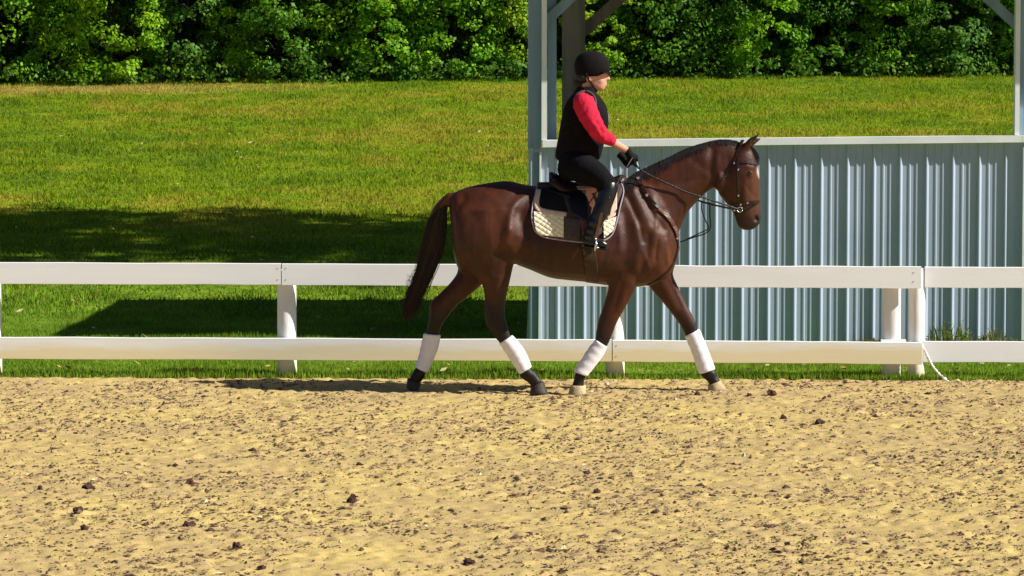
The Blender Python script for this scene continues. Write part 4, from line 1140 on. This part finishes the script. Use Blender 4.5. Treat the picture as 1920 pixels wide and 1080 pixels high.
def piping(mb):
    c = [(1009, 346), (1004, 364), (998.5, 387), (997, 408), (1002, 430), (1012, 440), (1030, 446), (1087, 453), (1110, 453), (1133, 450), (1149, 437), (1158, 410), (1164, 385), (1170, 362), (1168, 350), (1164, 343)]
    S = cat_interp(c, 6)
    for s in SIDES:
        pts = [hit_side(x, y, .014) for x, y in S]; mb.tube([Vector((p.x, s * p.y, p.z)) for p in pts], .0055, 6)
pair('piping', M['pad_pipe'], pad, piping, True)

# saddle
sad = thing('saddle', P(1090, 345), 'dark dressage saddle strapped on the quilted pad', 'saddle')
def seat_m(mb):
    R = []
    S = cat_interp([(1030, 327, 340, .105), (1042, 325, 348, .135), (1060, 336, 356, .14), (1090, 345, 360, .12), (1125, 342, 358, .10), (1150, 332, 352, .095), (1166, 327, 345, .075), (1174, 331, 342, .04)], 4)
    for (x, yt, yb, w) in S:
        a, b = P(x, yt), P(x, yb); k = 18; c = (a + b) / 2; hz_ = (a.z - b.z) / 2
        R.append([c + Vector((0, w * math.sin(6.283 * j / k), hz_ * math.copysign(abs(math.cos(6.283 * j / k)) ** .7, math.cos(6.283 * j / k)) - 0.35 * w * abs(math.sin(6.283 * j / k)) ** 2)) for j in range(k)])
    mb.rings(R)
part('seat', M['brown_leather'], sad, seat_m, True)
part('cantle', M['black_leather'], sad, lambda mb: mb.tube([P(1034, 327, d) + Vector((0.02 * (abs(d) / .1) ** 2, 0, -.04 * (abs(d) / .1) ** 2)) for d in (-.115, -.08, -.04, 0, .04, .08, .115)], [.012, .016, .019, .02, .019, .016, .012], 8), True)
pair('back_panel', M['black_leather'], sad, lambda mb: drape(mb, quad_fn([(1011, 347), (1062, 340), (1070, 372), (1016, 355)]), 10, 6, .024, .018), True)
pair('flap', M['flap_leather'], sad, lambda mb: drape(mb, quad_fn([(1080, 352), (1156, 346), (1134, 412), (1092, 440)]), 14, 16, .026, .008), True)
pair('skirt', M['black_leather'], sad, lambda mb: drape(mb, quad_fn([(1058, 352), (1100, 352), (1104, 420), (1072, 400)]), 10, 10, .030, .008), True)
pair('girth', M['girth'], sad, lambda mb: strap_px(mb, [(1100, 440), (1104, 470), (1108, 500), (1110, 522), (1110, 528)], .10, .012, .004))
for s in (-1, 1): part('dee_ring', M['buckle'], sad, lambda mb: mb.ell(P(1141, 339.5, s * .085), (.014, .006, .014), 8, 6))
pair('girth_billets', M['pad_base'], sad, lambda mb: drape(mb, quad_fn([(1058, 405), (1092, 410), (1087, 450), (1057, 445)]), 8, 8, .024, .006), True)

# ------------------------------------------------------------------ rider
rider = thing('person', P(1090, 320), 'rider in a red long-sleeved top, black body protector and black helmet, sitting on the horse', 'person')
KN = dict(hip=(1072, 300, -.12), knee=(1142, 346, -.345), ankle=(1104, 446, -.375))
def limb(mb, pts, rads, k=14): mb.tube([P(*p) for p in pts], rads, k)
def two(fn):
    fn(-1); fn(1)
def zslice(mb, rows, k=24, e=2.3):
    """stack of horizontal slices: x back, x front, y pixel, half width"""
    S = cat_interp(rows, 4); R = []
    for (xa, xb_, y, w) in S:
        a, b = P(xa, y), P(xb_, y); c = (a + b) / 2; u = (b - a) / 2; ring = []
        for j in range(k):
            t = 6.28318 * j / k; cu, sv = math.cos(t), math.sin(t)
            cu = math.copysign(abs(cu) ** (2 / e), cu); sv = math.copysign(abs(sv) ** (2 / e), sv)
            ring.append(c + u * cu + Vector((0, w * sv, 0)))
        R.append(ring)
    mb.rings(R)
mb = MB()
zslice(mb, [(1090, 1120, 190, .05), (1083, 1113, 175, .055), (1082, 1111, 165, .052), (1083, 1114, 155, .055)])
zslice(mb, [(1116, 1129, 170, .022), (1106, 1133.5, 166, .042), (1095, 1135, 159, .056), (1086, 1137, 151, .064), (1084, 1138.5, 142, .07), (1083, 1139.5, 134, .074), (1083, 1138, 120, .076), (1087, 1132, 106, .068), (1098, 1121, 99, .04)])
mb.ell(P(1140.5, 147.5), (.016, .015, .017), 10, 8); mb.ell(P(1138, 141), (.012, .012, .03), 10, 8)      # nose
mb.ell(P(1135.5, 157), (.014, .026, .007), 10, 8); mb.ell(P(1134.5, 160.5), (.013, .024, .007), 10, 8)   # lips
mb.ell(P(1129, 166.5), (.018, .026, .016), 10, 8)                                                        # chin
for s in (-1, 1):
    mb.ell(P(1124, 151, s * .042), (.032, .022, .026), 10, 8)                                             # cheek
    mb.ell(P(1103, 147, s * .072), (.018, .010, .030), 10, 8)                                             # ear
    limb(mb, [(1092, 188, s * .15), (1095, 195, s * .20), (1122, 248, s * .235), (1148, 266, s * .18), (1177, 283, s * .105)], [.05, .05, .042, .034, .026])
    limb(mb, [KN['hip'][:2] + (s * .1,), (1108, 326, s * .25), KN['knee'][:2] + (s * .345,), (1128, 385, s * .37), KN['ankle'][:2] + (s * .375,)], [.075, .06, .045, .04, .032])
zslice(mb, [(1062, 1115, 320, .15), (1050, 1120, 295, .15), (1055, 1128, 240, .14), (1066, 1126, 195, .17), (1080, 1118, 180, .12)])
ob = obj('body', remesh(mb, 'body', .0075, 4), M['skin'], rider, True)
helm = part('helmet', M['helmet'], rider, lambda mb: (zslice(mb, [(1081, 1128, 143, .082), (1079, 1136, 138, .089), (1077.5, 1142, 131, .094), (1077, 1142.5, 122, .096), (1080, 1139, 110, .092), (1088, 1131, 101, .075), (1099, 1120, 96.5, .04), (1106, 1113, 95.5, .012)])), True)
def peak(mb):
    R = []
    for f in np.linspace(0, 1, 6):
        x0, y0 = 1128 + f * 19, 131 + f * 7.5; w = .088 * math.sqrt(max(0.02, 1 - f * f * .97))
        R.append([P(x0, y0, 0) + Vector((0, w * math.cos(a), .006 * math.sin(a) - .018 * (w * math.cos(a) / .088) ** 2)) for a in [6.283 * j / 14 for j in range(14)]])
    mb.rings(R)
part('helmet_peak', M['helmet'], helm, peak, True)
for s in (-1, 1):
    def harness(mb):
        ribbon(mb, [P(1100, 137, s * .092), P(1104, 150, s * .078), P(1113, 163, s * .055), P(1119, 172, s * .02)], [Vector((0, s, 0))] * 4, .014, .004)
    part('chin_strap', M['black_leather'], helm, harness)
def hairm(mb):
    mb.ell(P(1093, 146), (.058, .084, .055), 16, 10); mb.ell(P(1086, 158), (.046, .060, .050), 14, 10)
part('hair', M['hair_dark'], rider, hairm, True)
for s in (-1, 1):
    mb = MB().ell(P(1130, 143, s * .034), (.010, .010, .007), 10, 6); obj('eye', mb.recalc('eye'), M['eye'], rider, True)
mb = MB()
zslice(mb, [(1045, 1122, 300, .165), (1041, 1126, 295, .182), (1043, 1131, 276, .18), (1047, 1137, 255, .172), (1051, 1141, 232, .176), (1056, 1139, 206, .178), (1063, 1132, 190, .165), (1072, 1122, 178, .125), (1080, 1116, 171, .08)], 28, 2.5)
for s in (-1, 1): mb.ell(P(1096, 183, s * .12), (.085, .07, .035), 12, 8)
vest = obj('body_protector', remesh(mb, 'vest', .009, 5), M['vest'], rider, True)
for s in (-1, 1):
    part('armhole_piping', M['pad_base'], vest, lambda mb: mb.tube([P(1097 + 20 * math.sin(a), 192 - 21 * math.cos(a), s * (.205 - .045 * math.cos(a))) for a in [2 * math.pi * i / 20 for i in range(21)]], .010, 6), True)
part('vest_zip', M['buckle'], vest, lambda mb: mb.tube([P(1141.5, 228), P(1140.5, 214), P(1136, 199)], .003, 5))
part('collar', M['vest'], rider, lambda mb: zslice(mb, [(1074, 1117, 177, .082), (1079, 1117, 167, .076), (1080, 1116, 163, .073)]), True)
for s in (-1, 1):
    mb = MB()
    off = 0 if s < 0 else -8
    limb(mb, [(1088, 186, s * .15), (1094, 193, s * .205), (1104, 216, s * .235), (1119, 243, s * .25), (1128, 254, s * .24), (1138, 259, s * .215), (1150, 264.5, s * .18)], [.06, .086, .080, .068, .060, .050, .043], 16)
    me = remesh(mb, 'sleeve', .0085, 5)
    V = coords(me); n_ = fbm(V[:, 0] * 22 + V[:, 2] * 10, V[:, 2] * 22 - V[:, 0] * 30, 8, 3); ex, ey = to_px(V); fold = 0.004 * np.sin((ex * 0.8 - ey * 0.55) * 0.42 + 5 * n_) * np.exp(-((np.hypot(ex - 1122, ey - 247)) / 26) ** 2) + 0.0015 * np.sin((ex + ey) * .3 + 6 * n_)
    setcoords(me, V + normals(me) * ((n_ - .5) * .004 + fold)[:, None])
    obj('sleeve', me, M['red'], rider, True)
# gloves with bent fingers closed on the reins
for s, hnd, wr in ((-1, HAND_N, P(1176, 282, -.11)), (1, HAND_F, P(1163, 290, .11))):
    mb = MB(); ax = (hnd - wr).normalized(); sd2 = Vector((0, s, 0)); upv = ax.cross(sd2)
    if upv.z < 0: upv = -upv
    mb.tube([wr - ax * .012, wr + ax * .02, wr + ax * .055, wr + ax * .085], [.030, .030, .034, .028], 12)
    for q in range(4):
        o = wr + ax * .085 + upv * (.027 - .018 * q) - sd2 * .0; L = (.036, .041, .038, .030)[q]
        mb.tube([o - ax * .03, o + ax * .012, o + ax * .022 - sd2 * L * .5, o + ax * .004 - sd2 * L * .95, o - ax * .018 - sd2 * L * .75], [.0105, .0105, .010, .009, .008], 8)
    o = wr + ax * .045 + upv * .026
    mb.tube([o - upv * .012, o + ax * .025 + upv * .012 - sd2 * .012, o + ax * .05 + upv * .008 - sd2 * .022], [.012, .0115, .009], 8)
    obj('glove', remesh(mb, 'glove', .0042, 2), M['glove'], rider, True)
for s in (-1, 1):
    mb = MB()
    limb(mb, [(1068, 306, s * .07), (1080, 309, s * .13), (1099, 318, s * .21), (1120, 330, s * .28), (1138, 346, s * .335), (1136, 364, s * .355)], [.118, .122, .112, .095, .076, .062], 18)
    mb.ell(P(1066, 318, s * .07), (.085, .11, .09), 14, 10)
    me = remesh(mb, 'breeches', .010, 5); obj('breeches', me, M['breeches'], rider, True)
    mb = MB()
    S = cat_interp([(1142, 347, .330, .070), (1140, 358, .352, .068), (1134, 378, .362, .064), (1126, 398, .370, .060), (1117, 418, .374, .052), (1109, 436, .376, .046), (1105, 448, .377, .046)], 6)
    pts, rd = [], []
    for i, (x, y, d, r) in enumerate(S):
        cr = .0045 * math.sin(i * 1.35) * max(0, min(1, (y - 405) / 15)); pts.append(P(x, y, s * d)); rd.append(r + cr)
    mb.tube(pts, rd, 18)
    mb.tube([P(1094, 452, s * .377), P(1104, 453, s * .378), P(1118, 455, s * .382), P(1130, 458, s * .387), P(1138, 461, s * .39)], [.030, .042, .038, .034, .020], 14)
    bt = obj('boot', remesh(mb, 'boot', .0075, 2), M['boot'], rider, True)
    mb = MB(); a, b = P(1094, 462, s * .377), P(1138, 468, s * .388)
    mb.bar(a, b, .075, .012, (0, 0, 1)); mb.box(a.x - .01, a.x + .05, a.y - .033, a.y + .033, a.z - .022, a.z - .003); obj('boot_sole', mb.recalc('sole'), M['black_leather'], bt)
    # stirrup belongs to the saddle
    slt = part('stirrup_leather', M['flap_leather'], sad, lambda mb: ribbon(mb, [P(1112, 362, s * .33), P(1128, 400, s * .425), P(1122, 425, s * .428), P(1117, 448, s * .43)], [Vector((0, s, 0))] * 4, .022, .006))
    def iron(mb):
        c = P(1118, 455, s * .385); k = 14; pts = []
        for i in range(k + 1):
            t = math.pi * i / k; pts.append(c + Vector((0.0, .062 * math.cos(t), .055 * math.sin(t) - .03)))
        mb.tube(pts, .006, 6); mb.bar(c + Vector((0, -.066, -.035)), c + Vector((0, .066, -.035)), .035, .010, (0, 0, 1))
        mb.ell(P(1117, 449, s * .432), (.008, .008, .012), 8, 6)
        mb.tube([P(1117.5, 450, s * .445), P(1115.5, 471, s * .45)], .0065, 6)
    part('stirrup', M['buckle'], slt, iron, True)
wp = [HAND_N + Vector((.015, -.012, .012)), P(1160, 338, -.30), P(1141, 373, -.43), P(1124, 398, -.45), P(1060, 470, -.46)]
wh = MB(); wps = cat_interp([tuple(p) for p in wp[:3]], 8); wh.tube([Vector(p) for p in wps], [.006] * 4 + [.0035] * (len(wps) - 4), 6)
tag(obj('riding_whip', wh.recalc('whip'), M['brown_leather'], None, True, tuple(HAND_N)), 'thin riding whip held in the gloved near hand across the knee', 'whip')
